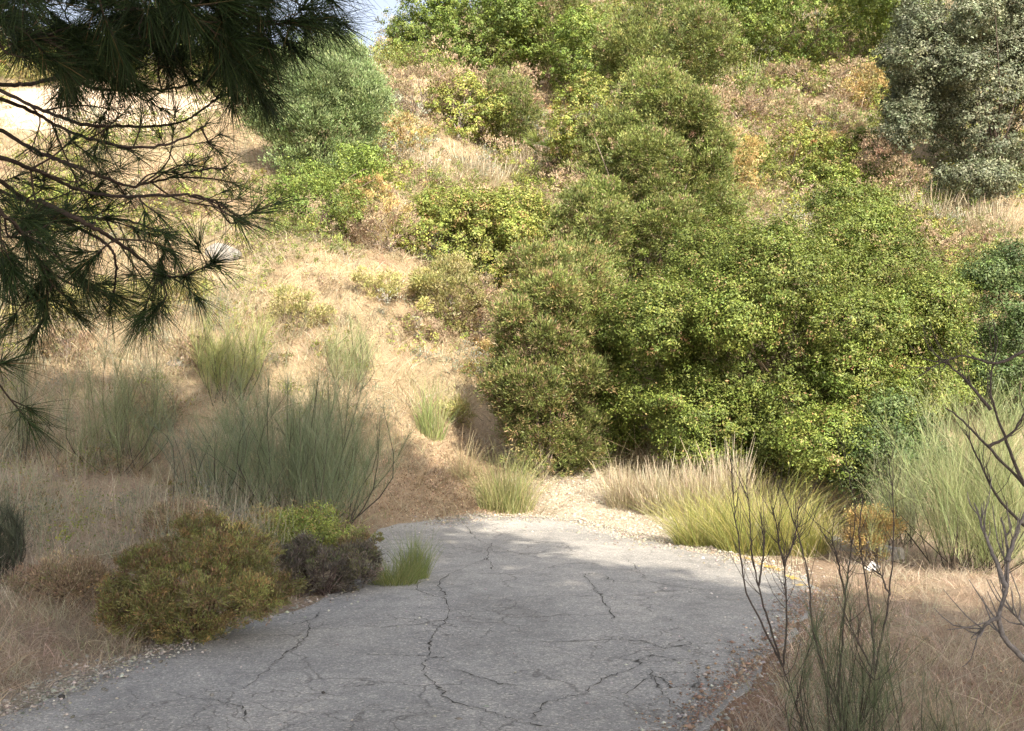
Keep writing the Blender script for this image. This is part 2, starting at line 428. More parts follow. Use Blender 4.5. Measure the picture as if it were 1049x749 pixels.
# loose gravel and fallen leaves (nobody could count them)
OCT = np.array([(1, 0, 0), (-1, 0, 0), (0, 1, 0), (0, -1, 0), (0, 0, 1), (0, 0, -1)], float)
OF = np.array([(0, 2, 4), (2, 1, 4), (1, 3, 4), (3, 0, 4), (2, 0, 5), (1, 2, 5), (3, 1, 5), (0, 3, 5)])
def stones(mb, P, r, cols):
    n = len(P)
    V = OCT[None] * (r[:, None, None] * np.array([1, .85, .55])) * rng.uniform(.65, 1.3, (n, 6, 1))
    a = rng.uniform(0, 6.28, n); c, s = np.cos(a), np.sin(a)
    V = np.stack([V[..., 0] * c[:, None] - V[..., 1] * s[:, None], V[..., 0] * s[:, None] + V[..., 1] * c[:, None], V[..., 2]], -1) + P[:, None]
    mb.add(V.reshape(-1, 3), (np.arange(n)[:, None, None] * 6 + OF[None]).reshape(-1, 3), np.repeat(cols, 8, 0))
def on_ground(x, y, dz=0):
    inr = in_poly(x, y, ROAD)
    return np.stack([x, y, terrain(x, y) + np.where(inr, .036, 0) + dz], -1)
mb = MB()
t = rng.integers(1, 6, 9000); u = rng.random(9000)[:, None]
p = LEFT[t + 1] * (1 - u) + LEFT[t + 2] * u
x = p[:, 0] + rng.normal(size=9000) * .17 - .08; y = p[:, 1] + rng.normal(size=9000) * .16 + .06
fade = rng.random(9000) < (1 - .85 * sst(6.3, 8.0, y))
stones(mb, on_ground(x, y)[fade], rng.gamma(2.2, .0034, 9000)[fade], vary([(.32, .29, .24), (.41, .37, .31), (.2, .18, .15)], (4, 3, 3), int(fade.sum()), .2))
t = rng.uniform(0, 3.99, 14000); i = t.astype(int); u = (t - i)[:, None]
p = PATH[i] * (1 - u) + PATH[i + 1] * u
x = p[:, 0] + rng.normal(size=14000) * .42; y = p[:, 1] + rng.normal(size=14000) * .3
stones(mb, on_ground(x, y, -.003), rng.gamma(2.3, .0055, 14000), vary([(.36, .31, .24), (.45, .40, .31), (.26, .21, .15)], (4, 3, 2), 14000, .18))
x = rng.uniform(-3, 3.2, 9000); y = rng.uniform(4.5, 14.2, 9000); s = road_sd(x, y)
k = (s < .25) & (rng.random(9000) < np.exp(-np.abs(s) / .4) * .8 + .03)
stones(mb, on_ground(x, y)[k], rng.gamma(2.2, .0035, 9000)[k], vary([(.5, .46, .4), (.3, .28, .25)], (1, 1), int(k.sum()), .25))
n = 18000; t = rng.uniform(0, len(RIGHT) - 3.01, n); i = t.astype(int); u = (t - i)[:, None]; p = RIGHT[i] * (1 - u) + RIGHT[i + 1] * u
off = .04 + rng.exponential(.11, n) * np.where(rng.random(n) < .55, -1, 1); x = p[:, 0] + off + .03 * wav(p[:, 0], p[:, 1], .8, 3); y = p[:, 1] + rng.normal(size=n) * .06
stones(mb, on_ground(x, y, -.002), rng.gamma(2.0, .0030, n), vary([(.24, .16, .11), (.31, .22, .155), (.30, .28, .255), (.40, .37, .32)], (4, 3, 2.5, .8), n, .2))
n = 9000; t = rng.uniform(0, len(FAR) - 1.01, n); i = t.astype(int); u = (t - i)[:, None]; p = FAR[i] * (1 - u) + FAR[i + 1] * u
x = p[:, 0] + rng.normal(size=n) * .22; y = p[:, 1] - rng.exponential(.30, n) + .2
stones(mb, on_ground(x, y, -.002), rng.gamma(2.0, .0042, n), vary([(.36, .31, .24), (.45, .40, .31), (.30, .26, .21)], (3, 3, 2), n, .2))
o = mb.build('gravel', M_STONE); o['kind'] = 'stuff'; o['label'] = 'pale loose gravel along the road edge and up the path'

mb = MB(); n = 16000
t = rng.uniform(0, 1.99, n); i = t.astype(int); u = (t - i)[:, None]; p = LIT_C[i] * (1 - u) + LIT_C[i + 1] * u
x = p[:, 0] + rng.normal(size=n) * .75; y = p[:, 1] + rng.normal(size=n) * .6
x[:3000] = rng.uniform(.5, 3.6, 3000); y[:3000] = rng.uniform(4, 9.5, 3000)
k = (road_sd(x, y) > -.05 * rng.random(n)); x, y = x[k], y[k]; n = len(x)
leaves(mb, on_ground(x, y, .015 + rng.random(n) * .03), unit(np.array([0, 0, 1.]) + rng.normal(size=(n, 3)) * .5), rdir(n), rng.uniform(.02, .06, n) * np.where(y < 9.5, .7, 1), rng.uniform(.008, .022, n),
       vary([(.38, .27, .17), (.46, .35, .23), (.25, .17, .11), (.52, .42, .29)], (4, 3, 3, 1.5), n, .25))
o = mb.build('fallen_leaves', M_DRY); o['kind'] = 'stuff'; o['label'] = 'brown dead leaves lying on bare soil past the asphalt'

# ------------------------------------------------------------------ dry grass
GR = [(.42, .355, .225), (.48, .415, .29), (.31, .24, .15), (.25, .17, .11), (.29, .29, .14)]
GRV = [(.56, .475, .355), (.50, .41, .31), (.42, .33, .25), (.31, .225, .165), (.34, .34, .20)]
def grass(name, n_tuft, yr, dens_p, hgt, wid, blades, label, wts, GR=GR):
    u = rng.random(n_tuft)
    y = (yr[0] ** (1 - dens_p) + u * (yr[1] ** (1 - dens_p) - yr[0] ** (1 - dens_p))) ** (1 / (1 - dens_p))
    x = rng.uniform(-.66, .66, n_tuft) * (y + 1.5)
    path, lit, bare, edge, red = zones(x, y)
    sd = road_sd(x, y)
    keep = (sd > .02 + .12 * rng.random(n_tuft)) & (rng.random(n_tuft) > np.maximum.reduce([path * .985, lit * .9, bare * .93, edge * .75, red * .45]))
    keep &= rng.random(n_tuft) < np.clip(.75 + .5 * wav(x, y, 2.2, 5), .25, 1)
    x, y = x[keep], y[keep]; n = len(x)
    hs = hgt * np.exp(rng.normal(size=n) * .35) * (1 + .25 * wav(x, y, 3, 11)); patch = np.clip(.5 + .8 * wav(x, y, 3.5, 17), 0, 1)
    tc = np.where(rng.random((n, 1)) < .5, vary(GR, wts, n, .16), vary(GR[:2], (1, 1), n, .16) * (1 - .35 * patch[:, None]))
    nb = n * blades; ti = np.repeat(np.arange(n), blades)
    flat = (rng.random(n) < .3)[ti]; lean = rng.normal(size=(n, 2))[ti] * np.where(flat, .9, .22)[:, None]
    D = unit(np.stack([rng.normal(size=nb) * .45 + lean[:, 0], rng.normal(size=nb) * .45 + lean[:, 1], np.where(flat, .35, 1.0)], -1))
    h = hs[ti] * rng.uniform(.5, 1.15, nb); scale = np.maximum(1, y[ti] / 9)
    P = np.stack([x[ti] + rng.normal(size=nb) * .05 * scale, y[ti] + rng.normal(size=nb) * .05 * scale, np.zeros(nb)], -1)
    P[:, 2] = terrain(P[:, 0], P[:, 1]) - .015
    B = np.stack([rng.normal(size=nb) * .38, rng.normal(size=nb) * .38, -.22 * rng.random(nb)], -1)
    col = np.clip(tc[ti] * np.exp(rng.normal(size=(nb, 1)) * .14), .01, .9)
    mb = MB(); strands(mb, P, D, h, B, wid * scale * rng.uniform(.6, 1.3, nb), col, K=2, tip=.2)
    o = mb.build(name, M_DRY); o['kind'] = 'stuff'; o['label'] = label; return o
grass('verge_grass', 17000, (4.0, 16.0), 1.01, .19, .004, 13, 'dry brown grass on the shaded verges beside the road', (3, 2, 4, 2.5, 1.5), GRV)
grass('hillside_grass', 30000, (13.5, 62.0), 1.01, .36, .0055, 11, 'straw coloured dry grass covering the sunlit hillside', (5, 5, 3, 1.5, 1.5))

# ------------------------------------------------------------------ plants
UP = np.array([0, 0, 1.])
SP = {  # palette, weights, leaf length, width, clump radius, style, leaf density per square pixel
    'lentisk':  dict(c=[(.152, .192, .037), (.108, .146, .029), (.22, .25, .056), (.27, .20, .09), (.36, .22, .10)], w=(5, 4, 3, .5, .12), L=.056, W=.026, r=.145, st='flat', d=1.0),
    'bright':   dict(c=[(.155, .21, .040), (.115, .165, .034), (.215, .265, .055)], w=(4, 4, 3), L=.07, W=.032, r=.2, st='flat', d=1.0),
    'yellowgr': dict(c=[(.23, .26, .055), (.17, .21, .045), (.30, .30, .075), (.33, .22, .09)], w=(5, 4, 3, 1.0), L=.055, W=.026, r=.15, st='flat', d=1.0),
    'yellow':   dict(c=[(.36, .33, .12), (.29, .29, .10), (.43, .37, .18)], w=(4, 3, 3), L=.06, W=.02, r=.13, st='out', d=1.0),
    'juniper':  dict(c=[(.17, .205, .052), (.12, .15, .040), (.25, .26, .08), (.28, .20, .12)], w=(5, 4, 2.5, 1.0), L=.075, W=.018, r=.11, st='out', d=1.35),
    'rusty':    dict(c=[(.18, .205, .056), (.125, .15, .042), (.29, .225, .10), (.24, .165, .10)], w=(5, 4, 1.8, 1.2), L=.075, W=.018, r=.11, st='out', d=1.35),
    'olive':    dict(c=[(.19, .25, .095), (.145, .20, .075), (.27, .33, .15)], w=(4, 4, 3), L=.085, W=.019, r=.2, st='up', d=1.3),
    'silver':   dict(c=[(.15, .165, .092), (.10, .115, .062), (.22, .235, .148)], w=(4, 4, 2.5), L=.06, W=.032, r=.19, st='flat', d=1.15),
    'grey':     dict(c=[(.24, .25, .18), (.18, .19, .13), (.30, .28, .22)], w=(4, 4, 3), L=.07, W=.014, r=.15, st='out', d=.8),
    'cistus':   dict(c=[(.21, .21, .07), (.155, .16, .055), (.28, .19, .08), (.19, .125, .07), (.28, .28, .09)], w=(5, 4, 4, 4, 2), L=.034, W=.008, r=.055, st='out', d=1.2),
    'drybush':  dict(c=[(.36, .27, .175), (.26, .19, .125), (.45, .35, .23), (.28, .27, .13)], w=(4, 3.5, 3, 1), L=.08, W=.011, r=.13, st='out', d=.8),
    'orange':   dict(c=[(.43, .31, .12), (.36, .24, .10), (.37, .34, .13)], w=(4, 3, 3), L=.06, W=.015, r=.12, st='out', d=.9),
    'darktwig': dict(c=[(.165, .14, .11), (.21, .18, .14), (.115, .10, .08), (.20, .20, .10)], w=(4, 3, 3, 1.5), L=.05, W=.005, r=.06, st='out', d=1.3),
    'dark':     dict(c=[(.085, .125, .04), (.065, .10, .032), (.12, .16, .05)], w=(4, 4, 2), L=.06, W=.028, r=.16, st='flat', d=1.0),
}
def auto_lobes(c, r, n, rel=.42, main=.8):
    d = rdir(n); d[:, 2] = np.abs(d[:, 2]) * 1.0 - .25; d = unit(d)
    rr = rel * np.mean(r) * rng.uniform(.75, 1.25, n)
    lob = [(c, np.asarray(r) * main)]
    rr = rr * np.where(rng.random(n) < .4, .6, 1.0)
    for i in range(n): lob.append((c + d[i] * (np.asarray(r) - rr[i] * .55), rr[i] * np.array([1.1, 1.1, .85]) * rng.uniform(.85, 1.15, 3)))
    return lob

def crown(mb, lobes, n_leaf, sp, D, leaf_scale=1.0, per=44, ground=True):
    s = SP[sp]; px = D / 1000
    L = max(s['L'] * leaf_scale * .8, 2.7 * px); W = L * s['W'] / s['L']; W = max(W, 1.0 * px)
    cr = max(s['r'], 5.5 * px) * (leaf_scale ** .5)
    cen = np.array([l[0] for l in lobes]); rad = np.array([l[1] for l in lobes])
    area = (rad[:, 0] * rad[:, 2] + rad[:, 1] * rad[:, 2] + rad[:, 0] * rad[:, 1])
    nc = max(12, int(n_leaf / per)); tot = nc * 5
    li = rng.choice(len(lobes), tot, p=area / area.sum()); d = rdir(tot)
    f = 1 + rng.normal(size=tot) * .10 + .10 * np.abs(rng.normal(size=tot)) - .06; f -= .12 * rng.random(tot) ** 2; f += (rng.random(tot) < .12) * rng.uniform(0, .38, tot); core = rng.random(tot) < .2; f[core] *= rng.uniform(.4, .95, core.sum())
    P = cen[li] + rad[li] * d * f[:, None]
    best = np.full(tot, 9.0)
    for j in range(len(lobes)):
        q = np.linalg.norm((P - cen[j]) / rad[j], axis=1); q[li == j] = 9; best = np.minimum(best, q)
    keep = (best > .84) | core
    if ground: keep &= P[:, 2] > terrain(P[:, 0], P[:, 1]) + cr * .35
    P, d, li = P[keep][:nc], d[keep][:nc], li[keep][:nc]; nc = len(P)
    if nc == 0: return P
    nrm = unit(d / rad[li])
    crs = cr * np.exp(rng.normal(size=nc) * .28)
    wts = np.asarray(s['w'], float); ccol = vary(s['c'], wts, nc, .12); lobe_tone = np.exp(rng.normal(size=len(lobes)) * .15); ccol = ccol * np.exp(rng.normal(size=(nc, 1)) * .13)
    ti = np.repeat(np.arange(nc), per); n = len(ti)
    o = rng.normal(size=(n, 3)) * .40; o[:, 2] *= .8
    pos = P[ti] + o * crs[ti][:, None]
    if ground: pos[:, 2] = np.maximum(pos[:, 2], terrain(pos[:, 0], pos[:, 1]) + .02)
    out = unit(nrm[ti] * .8 + o * .7 + UP * .35)
    if s['st'] == 'flat':
        N = unit(out + rng.normal(size=(n, 3)) * .55 + UP * .25); A = np.cross(N, rdir(n))
    else:
        k = .9 if s['st'] == 'up' else .35
        A = unit(out + UP * k + rng.normal(size=(n, 3)) * .42); N = np.cross(A, rdir(n))
    mixw = rng.random((n, 1)) < .62
    col = np.where(mixw, ccol[ti], vary(s['c'], wts, n, .12)) * np.exp(rng.normal(size=(n, 1)) * .13) * lobe_tone[li[ti]][:, None]
    leaves(mb, pos, N, A, L * rng.uniform(.5, 1.45, n), W * rng.uniform(.65, 1.3, n), col)
    return P

def twigs(mb, base, tips, r0, col, ns=5, sag=.12, seg=6):
    for tpt in tips:
        v = tpt - base; ln = np.linalg.norm(v)
        m1 = base + v * .35 + np.array([v[0] * -.12, v[1] * -.12, ln * sag]) + rng.normal(size=3) * ln * .05
        m2 = base + v * .7 + np.array([0, 0, ln * sag * .6]) + rng.normal(size=3) * ln * .05
        p = smooth_line([base + rng.normal(size=3) * r0 * [1, 1, .2], m1, m2, tpt], seg)
        tube(mb, p, np.linspace(r0, r0 * .25, seg), np.asarray(col) * rng.uniform(.8, 1.2), ns)

LAND = {}
def front_frame(px, base, w, top, dy=0.0, ry=.8):
    """world centre and radii of a plant seen between base and top, px wide, standing on the slope"""
    base += .04 * (base - top); top -= (.05 if base > 300 else .12) * (base - top); w = w * (1.12 if base > 300 else 1.34)
    f = at(px, base); D = f[1]; rx = w * D / F_PX / 2; r_y = rx * ry
    Dc = D + r_y * (.75 if base > 470 else .42) + dy; x = (px - CX) / F_PX * Dc
    zt = EYE + (HOR - top) / F_PX * Dc; zb = f[2] - .05; g = float(terrain(x, Dc))
    rx = w * Dc / F_PX / 2
    return np.array([x, Dc, (zt + zb) / 2]), np.array([rx, r_y, (zt - zb) / 2]), np.array([x, Dc, min(g, zt - .2)])

BARKC = (.16, .12, .09)
def shrub(name, sp, px, base, w, top, label, cat='shrub', group=None, lob=9, rel=.42, dens=1.0, bark=BARKC, ry=.8, stems=7, scale=1.0, extra=(), stemname='stems', flat=False, crown_name='foliage', dy=0.0, main=.78, reach=.95):
    c, r, g = front_frame(px, base, w, top, ry=ry, dy=dy)
    o = thing(name, label, cat, g, group)
    lobes = auto_lobes(c, r, lob, rel, main)
    for (ex, ey, erx, ery, ed) in extra:
        Dl = c[1] + ed; p = at_d(ex, ey, Dl); lobes.append((p, np.array([erx, (erx + ery) / 2, ery]) * Dl / F_PX))
        k = auto_lobes(lobes[-1][0], lobes[-1][1], 5, rel); lobes = lobes[:-1] + k
    area = w * (base - top) * .78 + sum(3.1 * e[2] * e[3] for e in extra) * .8
    mb = MB(); P = crown(mb, lobes, area * (3.9 if base < 515 else 2.6) * SP[sp]['d'] * dens / max(scale, .5), sp, c[1], scale)
    f = mb.build(crown_name, M_LEAF if sp not in ('drybush', 'darktwig') else M_DRY, o)
    mb = MB(); root = g - np.array([0, 0, .08])
    if len(P):
        tips = P[rng.choice(len(P), min(stems, len(P)), replace=False)]
        twigs(mb, root, c + (tips - c) * reach, min(.03, max(.012, .02 * r[0])), bark)
        mb.build(stemname, M_BARK, o)
    LAND[label] = (px, (base + top) / 2, w); return o

def broom(name, px, base, w, top, label, cols, n_st=22, per0=26, cat='shrub', group=None, stemc=(.075, .062, .05), wd=.006, spread=1.0, flen=.55, lean=(0, 0), dy=0, thin=1.0, stem_r=.010):
    f = at(px, base) if base < 749 else np.array([*(at_d(px, base, EYE / ((base - HOR) / F_PX))[:2]), 0])
    f[2] = float(terrain(f[0], f[1]))
    D = f[1]; H = (base - top) * D / F_PX; rx = w * D / F_PX / 2
    o = thing(name, label, cat, f, group); ms = MB(); mf = MB(); n_st = int(n_st * 1.7); per = int(per0 * 2.3); wd = wd * .56; rx *= 1.22; H *= 1.25
    for i in range(n_st):
        a = rng.uniform(0, 6.28); q = math.sqrt(rng.random()); tip = f + np.array([math.cos(a) * rx * q * .8 * spread + lean[0], math.sin(a) * rx * q * .7 * spread + lean[1], H * rng.uniform(.34, .9) * (1 - .25 * q * q)])
        b = f + np.array([math.cos(a) * rx * q * .42 + rng.normal() * .05, math.sin(a) * rx * q * .4, 0]); b[2] = float(terrain(b[0], b[1])) - .03; tip = tip + np.array([rng.normal(), rng.normal(), 0]) * rx * .16
        m = b * .5 + tip * .5 + np.array([math.cos(a), math.sin(a), 0]) * rx * .10 * q + rng.normal(size=3) * .075 * H
        p = smooth_line([b, m, tip], 7)
        tube(ms, p, np.linspace(stem_r, stem_r * .25, 7) * rng.uniform(.35, .85), np.asarray(stemc) * rng.uniform(.7, 1.3), 4)
        per_ = per; t = rng.uniform(.18, 1, per); idx = np.clip((t * 6).astype(int), 0, 5); fr = (t * 6 - idx)[:, None]
        P0 = p[idx] * (1 - fr) + p[idx + 1] * fr
        dr = unit(p[-1] - p[2])[None] + rng.normal(size=(per, 3)) * .46 + UP * .45
        Ln = H * flen * rng.uniform(.18, .7, per) * np.where(rng.random(per) < .12, 1.5, 1) * (1.15 - .6 * t)
        strands(mf, P0, unit(dr), Ln, np.stack([rng.normal(size=per) * .2, rng.normal(size=per) * .2, rng.normal(size=per) * .1 + .02], -1), wd * rng.uniform(.6, 1.3, per) * max(1, D / 12), vary(cols, np.ones(len(cols)), per, .17), K=3, tip=.35)
    mf.build('green_twigs', M_LEAF, o); ms.build('stems', M_BARK, o)
    LAND[label] = (px, (base + top) / 2, w); return o

def tuft(name, px, base, w, top, label, cols, n=500, wd=.006, cat='grass tuft', group=None, plume=None, stiff=1.0, bend=.35, part='blades'):
    f = at(px, base); D = f[1]; H = (base - top) * D / F_PX; rx = w * D / F_PX / 2
    o = thing(name, label, cat, f, group); mb = MB()
    a = rng.uniform(0, 6.28, n); q = np.sqrt(rng.random(n))
    P = np.stack([f[0] + np.cos(a) * q * rx * .8, f[1] + np.sin(a) * q * rx * .55, np.zeros(n)], -1); P[:, 2] = terrain(P[:, 0], P[:, 1]) - .02
    side = rx * .75 / H
    Dr = unit(np.stack([np.cos(a) * q * side * .45 + rng.normal(size=n) * .24, np.sin(a) * q * side * .4 + rng.normal(size=n) * .24, np.ones(n) * stiff], -1))
    B = np.stack([np.cos(a) * bend * side * .7 + rng.normal(size=n) * .22, np.sin(a) * bend * side * .7 + rng.normal(size=n) * .22, -.25 * rng.random(n)], -1)
    L = H * rng.uniform(.3, 1.12, n) * (1 - .25 * q) * (1.25 if plume is None else 1.0)
    wd = wd * max(1, D / 12)
    strands(mb, P, Dr, L, B, wd * rng.uniform(.6, 1.3, n), vary(cols, np.ones(len(cols)), n, .17), K=3, tip=.25)
    if plume is not None:
        k = rng.random(n) < .38; m = int(k.sum())
        tip = P[k] + Dr[k] * L[k][:, None] * .78 + B[k] * L[k][:, None] * .6
        strands(mb, tip, unit(Dr[k] + B[k] * .8 + UP * .3), L[k] * .42 * rng.uniform(.7, 1.3, m), np.zeros((m, 3)), wd * 1.7 * rng.uniform(.6, 1.3, m), vary([plume], [1], m, .13), K=2, tip=.3, curve=1.5)
    mb.build(part, M_DRY if plume is not None else M_LEAF, o)
    LAND[label] = (px, (base + top) / 2, w); return o

# --- crest line trees, left to right
shrub('olive_tree', 'olive', 330, 196, 100, 54, 'round grey-green olive-like tree against the sky left of centre', 'tree', lob=12, stems=10, crown_name='crown', stemname='trunk', rel=.36, dens=2.6)
shrub('crest_tree', 'bright', 478, 84, 110, -14, 'broad bright green tree on the crest beside the patch of sky', 'tree', lob=14, rel=.34, crown_name='crown', stemname='trunk', extra=((500, 20, 60, 40, 1.0), (440, 76, 36, 20, -1.0)))
shrub('wispy_tree', 'grey', 412, 62, 46, -6, 'thin wispy grey tree on the skyline', 'tree', lob=8, rel=.3, dens=.4, crown_name='crown', stemname='trunk', stems=12, dy=3)
shrub('juniper_tree', 'rusty', 566, 92, 62, -20, 'narrow rust-tinged juniper between the two bright crest trees', 'tree', lob=8, crown_name='crown', stemname='trunk')
shrub('crest_shrub', 'bright', 602, 104, 72, 14, 'upright fresh green shrub below the crest, right of the rusty juniper')
shrub('juniper_tree', 'juniper', 684, 108, 118, -5, 'wide olive-brown juniper at the top centre of the slope', 'tree', lob=12, rel=.34, crown_name='crown', stemname='trunk', extra=((650, 60, 40, 45, 0),))
shrub('crest_tree', 'bright', 832, 76, 200, -45, 'large deep green thicket tree along the top edge of the slope', 'tree', lob=18, rel=.3, crown_name='crown', stemname='trunk', extra=((775, 30, 60, 50, 0), (890, 10, 45, 40, 0)))
shrub('crest_shrub', 'lentisk', 785, 98, 60, 60, 'low dark green shrub tucked under the large thicket tree')
# --- silver oak upper right
shrub('oak_tree', 'silver', 1022, 202, 150, -20, 'silver-leaved oak hanging over the slope at the upper right', 'tree', lob=26, rel=.24, main=.62, dens=1.25, bark=(.13, .10, .08), stems=16, crown_name='crown', stemname='trunk', extra=((945, 60, 45, 38, -.6), (925, 130, 25, 28, -1.0), (1000, 185, 50, 22, -1.6), (1040, 10, 50, 40, 0)))
# --- mid slope
shrub('slope_shrub', 'bright', 322, 243, 90, 178, 'vivid green rounded shrub at the foot of the olive-like tree', extra=((368, 172, 32, 22, .8),))
shrub('slope_shrub', 'yellowgr', 468, 142, 66, 78, 'small pale green shrub on bare grey stems under the crest tree', stems=14, bark=(.34, .30, .26))
shrub('juniper_shrub', 'juniper', 524, 164, 46, 72, 'dull green juniper shrub above the fan palm', lob=8)
shrub('slope_shrub', 'yellowgr', 612, 180, 66, 88, 'yellow-green shrub uphill and right of the fan palm', lob=10)
shrub('lentisk_bush', 'yellowgr', 486, 305, 150, 196, 'big round yellow-green lentisk in the middle of the slope', 'bush', lob=16, rel=.3, dens=1.6, main=.88, extra=((432, 285, 30, 30, -.3),))
shrub('yellow_shrub', 'yellow', 461, 344, 78, 266, 'bright yellow shrub in front of the round lentisk', lob=10, rel=.3)
broom('broom_shrub', 545, 304, 48, 243, 'small blue-green broom between the round lentisk and the tall junipers', [(.24, .30, .17), (.18, .24, .13), (.30, .34, .22)], 12, 30, wd=.010)
# tall junipers behind the big bush
shrub('juniper_tree', 'juniper', 668, 330, 150, 84, 'tallest feathery juniper rising behind the big green bush', 'tree', lob=18, rel=.28, ry=.6, dens=1.1, crown_name='crown', stemname='trunk', stems=12, bark=(.24, .19, .15), extra=((612, 240, 45, 60, -.5), (720, 190, 36, 60, .4), (640, 140, 46, 40, .4)))
shrub('juniper_tree', 'rusty', 556, 492, 104, 246, 'shaggy brown-green juniper column at the left of the big bush', 'tree', lob=16, rel=.26, ry=.8, dens=1.15, crown_name='crown', stemname='trunk', stems=10, bark=(.24, .19, .15), extra=((592, 300, 46, 60, .6), (588, 440, 38, 50, .4), (530, 400, 30, 50, -.1), (610, 330, 40, 60, 1.0)))
# the big green bush
shrub('lentisk_tree', 'lentisk', 806, 512, 310, 200, 'huge dense green bush beside the end of the road', 'tree', lob=22, rel=.25, ry=.7, dens=1.0, crown_name='crown', stemname='trunk', stems=44, bark=(.33, .26, .17), main=.66, reach=.985,
      extra=((655, 392, 50, 46, .4), (720, 430, 60, 62, -.3), (905, 310, 62, 76, .3), (800, 440, 70, 60, -.5), (745, 275, 70, 56, .3), (880, 225, 52, 40, 1.2), (950, 335, 30, 55, .2), (700, 330, 55, 50, .3), (848, 452, 55, 40, -1.8), (902, 436, 46, 40, -1.5), (930, 400, 40, 40, -1.0), (618, 440, 40, 50, 1.2), (610, 370, 36, 40, 1.6)))
shrub('dark_bush', 'dark', 912, 552, 96, 410, 'dark green shrub added to deepen the shade in the hollow right of the huge bush', 'bush', lob=9, dy=1.6)  # added shrub: its dark leaves stand in for the shade under the bush
shrub('slope_shrub', 'lentisk', 862, 252, 84, 172, 'rounded green shrub peeping over the top of the huge bush', dy=2.5)
shrub('slope_shrub', 'yellowgr', 808, 196, 90, 134, 'pale green shrub straight above the huge bush', dens=.8)
shrub('orange_shrub', 'orange', 752, 214, 46, 142, 'small orange-tinged shrub right of the tallest juniper', dens=.7)
shrub('orange_shrub', 'orange', 897, 112, 44, 70, 'yellow-orange shrub left of the silver oak')
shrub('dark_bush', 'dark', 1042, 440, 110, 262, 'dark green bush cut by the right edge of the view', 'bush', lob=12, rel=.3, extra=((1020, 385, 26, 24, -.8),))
shrub('orange_shrub', 'orange', 890, 578, 40, 518, 'little orange-brown shrub at the mouth of the dark hollow', scale=.6, lob=6, extra=((884, 530, 12, 12, 0),))
# --- brooms
GB = [(.16, .20, .10), (.12, .16, .085), (.20, .235, .12)]
broom('broom_shrub', 312, 536, 190, 386, 'largest grey-green broom with dark fanned stems beside the road end', [(.19, .225, .115), (.145, .18, .095), (.24, .265, .14)], 46, 48, wd=.0055, stem_r=.014)
broom('broom_shrub', 128, 480, 96, 362, 'grey-green broom under the pine boughs on the left', [(.20, .22, .10), (.16, .18, .085), (.24, .25, .13)], 17, 34, wd=.0065)
broom('broom_shrub', 205, 520, 110, 420, 'thin blue-grey broom just left of the largest broom', [(.17, .20, .13), (.14, .17, .11)], 13, 26, wd=.0055)
broom('broom_shrub', 232, 405, 84, 318, 'yellow-green broom reaching up into the sun behind the largest broom', [(.26, .28, .09), (.20, .23, .08), (.32, .31, .12)], 20, 36, wd=.007)
broom('broom_shrub', 356, 400, 50, 330, 'slim pale broom above the right shoulder of the largest broom', [(.27, .28, .13), (.22, .25, .11)], 12, 26, wd=.007)
broom('broom_shrub', 20, 470, 100, 372, 'shadowed broom at the far left under the lowest pine tuft', [(.20, .21, .11), (.16, .17, .09)], 10, 26, wd=.006)
broom('broom_shrub', 990, 584, 150, 418, 'bushy pale green broom in sun at the right of the hollow', [(.27, .31, .13), (.21, .25, .10), (.34, .35, .18)], 46, 46, wd=.0055)
broom('broom_shrub', 925, 560, 60, 470, 'spindly straw-streaked broom in the mouth of the dark hollow', [(.27, .26, .15), (.2, .23, .12)], 14, 26, wd=.005)
broom('broom_shrub', 866, 790, 78, 592, 'upright green broom whips among the bare saplings at the verge', [(.12, .15, .075), (.09, .115, .06), (.16, .18, .09)], 20, 20, wd=.0035, spread=1.1, stem_r=.006)
broom('broom_shrub', 968, 800, 90, 690, 'low sparse broom at the bottom right corner', [(.15, .17, .085), (.11, .13, .07)], 12, 14, wd=.0035, stem_r=.005)
# --- roadside shrubs in the shade
shrub('cistus_bush', 'cistus', 205, 664, 150, 552, 'olive-brown mounded bush at the left road edge', 'bush', lob=18, rel=.26, ry=.8, dens=.95, stems=26, bark=(.12, .08, .06), main=.7, extra=((238, 566, 46, 34, .25), (140, 634, 34, 24, -.05), (192, 640, 44, 24, -.1), (262, 606, 42, 26, .15), (205, 545, 30, 22, .4), (120, 612, 20, 22, .15)))
shrub('twiggy_bush', 'darktwig', 334, 612, 78, 562, 'dark grey twiggy bush between the olive-brown bush and the small road tuft', 'bush', lob=8, stems=30, bark=(.10, .075, .065), ry=.7, dens=.8, extra=((362, 582, 26, 22, .3), (315, 570, 24, 22, .2)))
shrub('yellow_shrub', 'yellowgr', 318, 578, 80, 524, 'soft yellow-green shrub growing over the dark twiggy bush', scale=.6, lob=8)
shrub('cistus_bush', 'drybush', 185, 560, 70, 512, 'half dead brown bush behind the olive-brown bush', 'bush', scale=.55)
broom('broom_shrub', -4, 592, 46, 518, 'small dark broom cut by the left edge of the view', [(.07, .085, .05), (.05, .06, .04), (.10, .11, .065)], 22, 34, wd=.006)
shrub('cistus_bush', 'drybush', 62, 622, 80, 570, 'low brown twiggy bush in the left verge grass', 'bush', scale=.5, dens=.7, stems=16)
tuft('grass_tuft', 404, 602, 52, 566, 'small green tuft rooted in the asphalt edge', [(.20, .24, .07), (.16, .19, .06), (.30, .29, .12)], 700, .005, bend=.7)
tuft('grass_tuft', 424, 596, 34, 544, 'taller green sprig beside the small tuft on the asphalt', [(.17, .22, .06), (.24, .26, .09)], 520, .006, stiff=1.6)
tuft('grass_tuft', 519, 522, 66, 456, 'feathery yellow-green tuft where the gravel path begins', [(.27, .28, .10), (.21, .23, .08), (.36, .31, .16)], 900, .006, bend=.4)
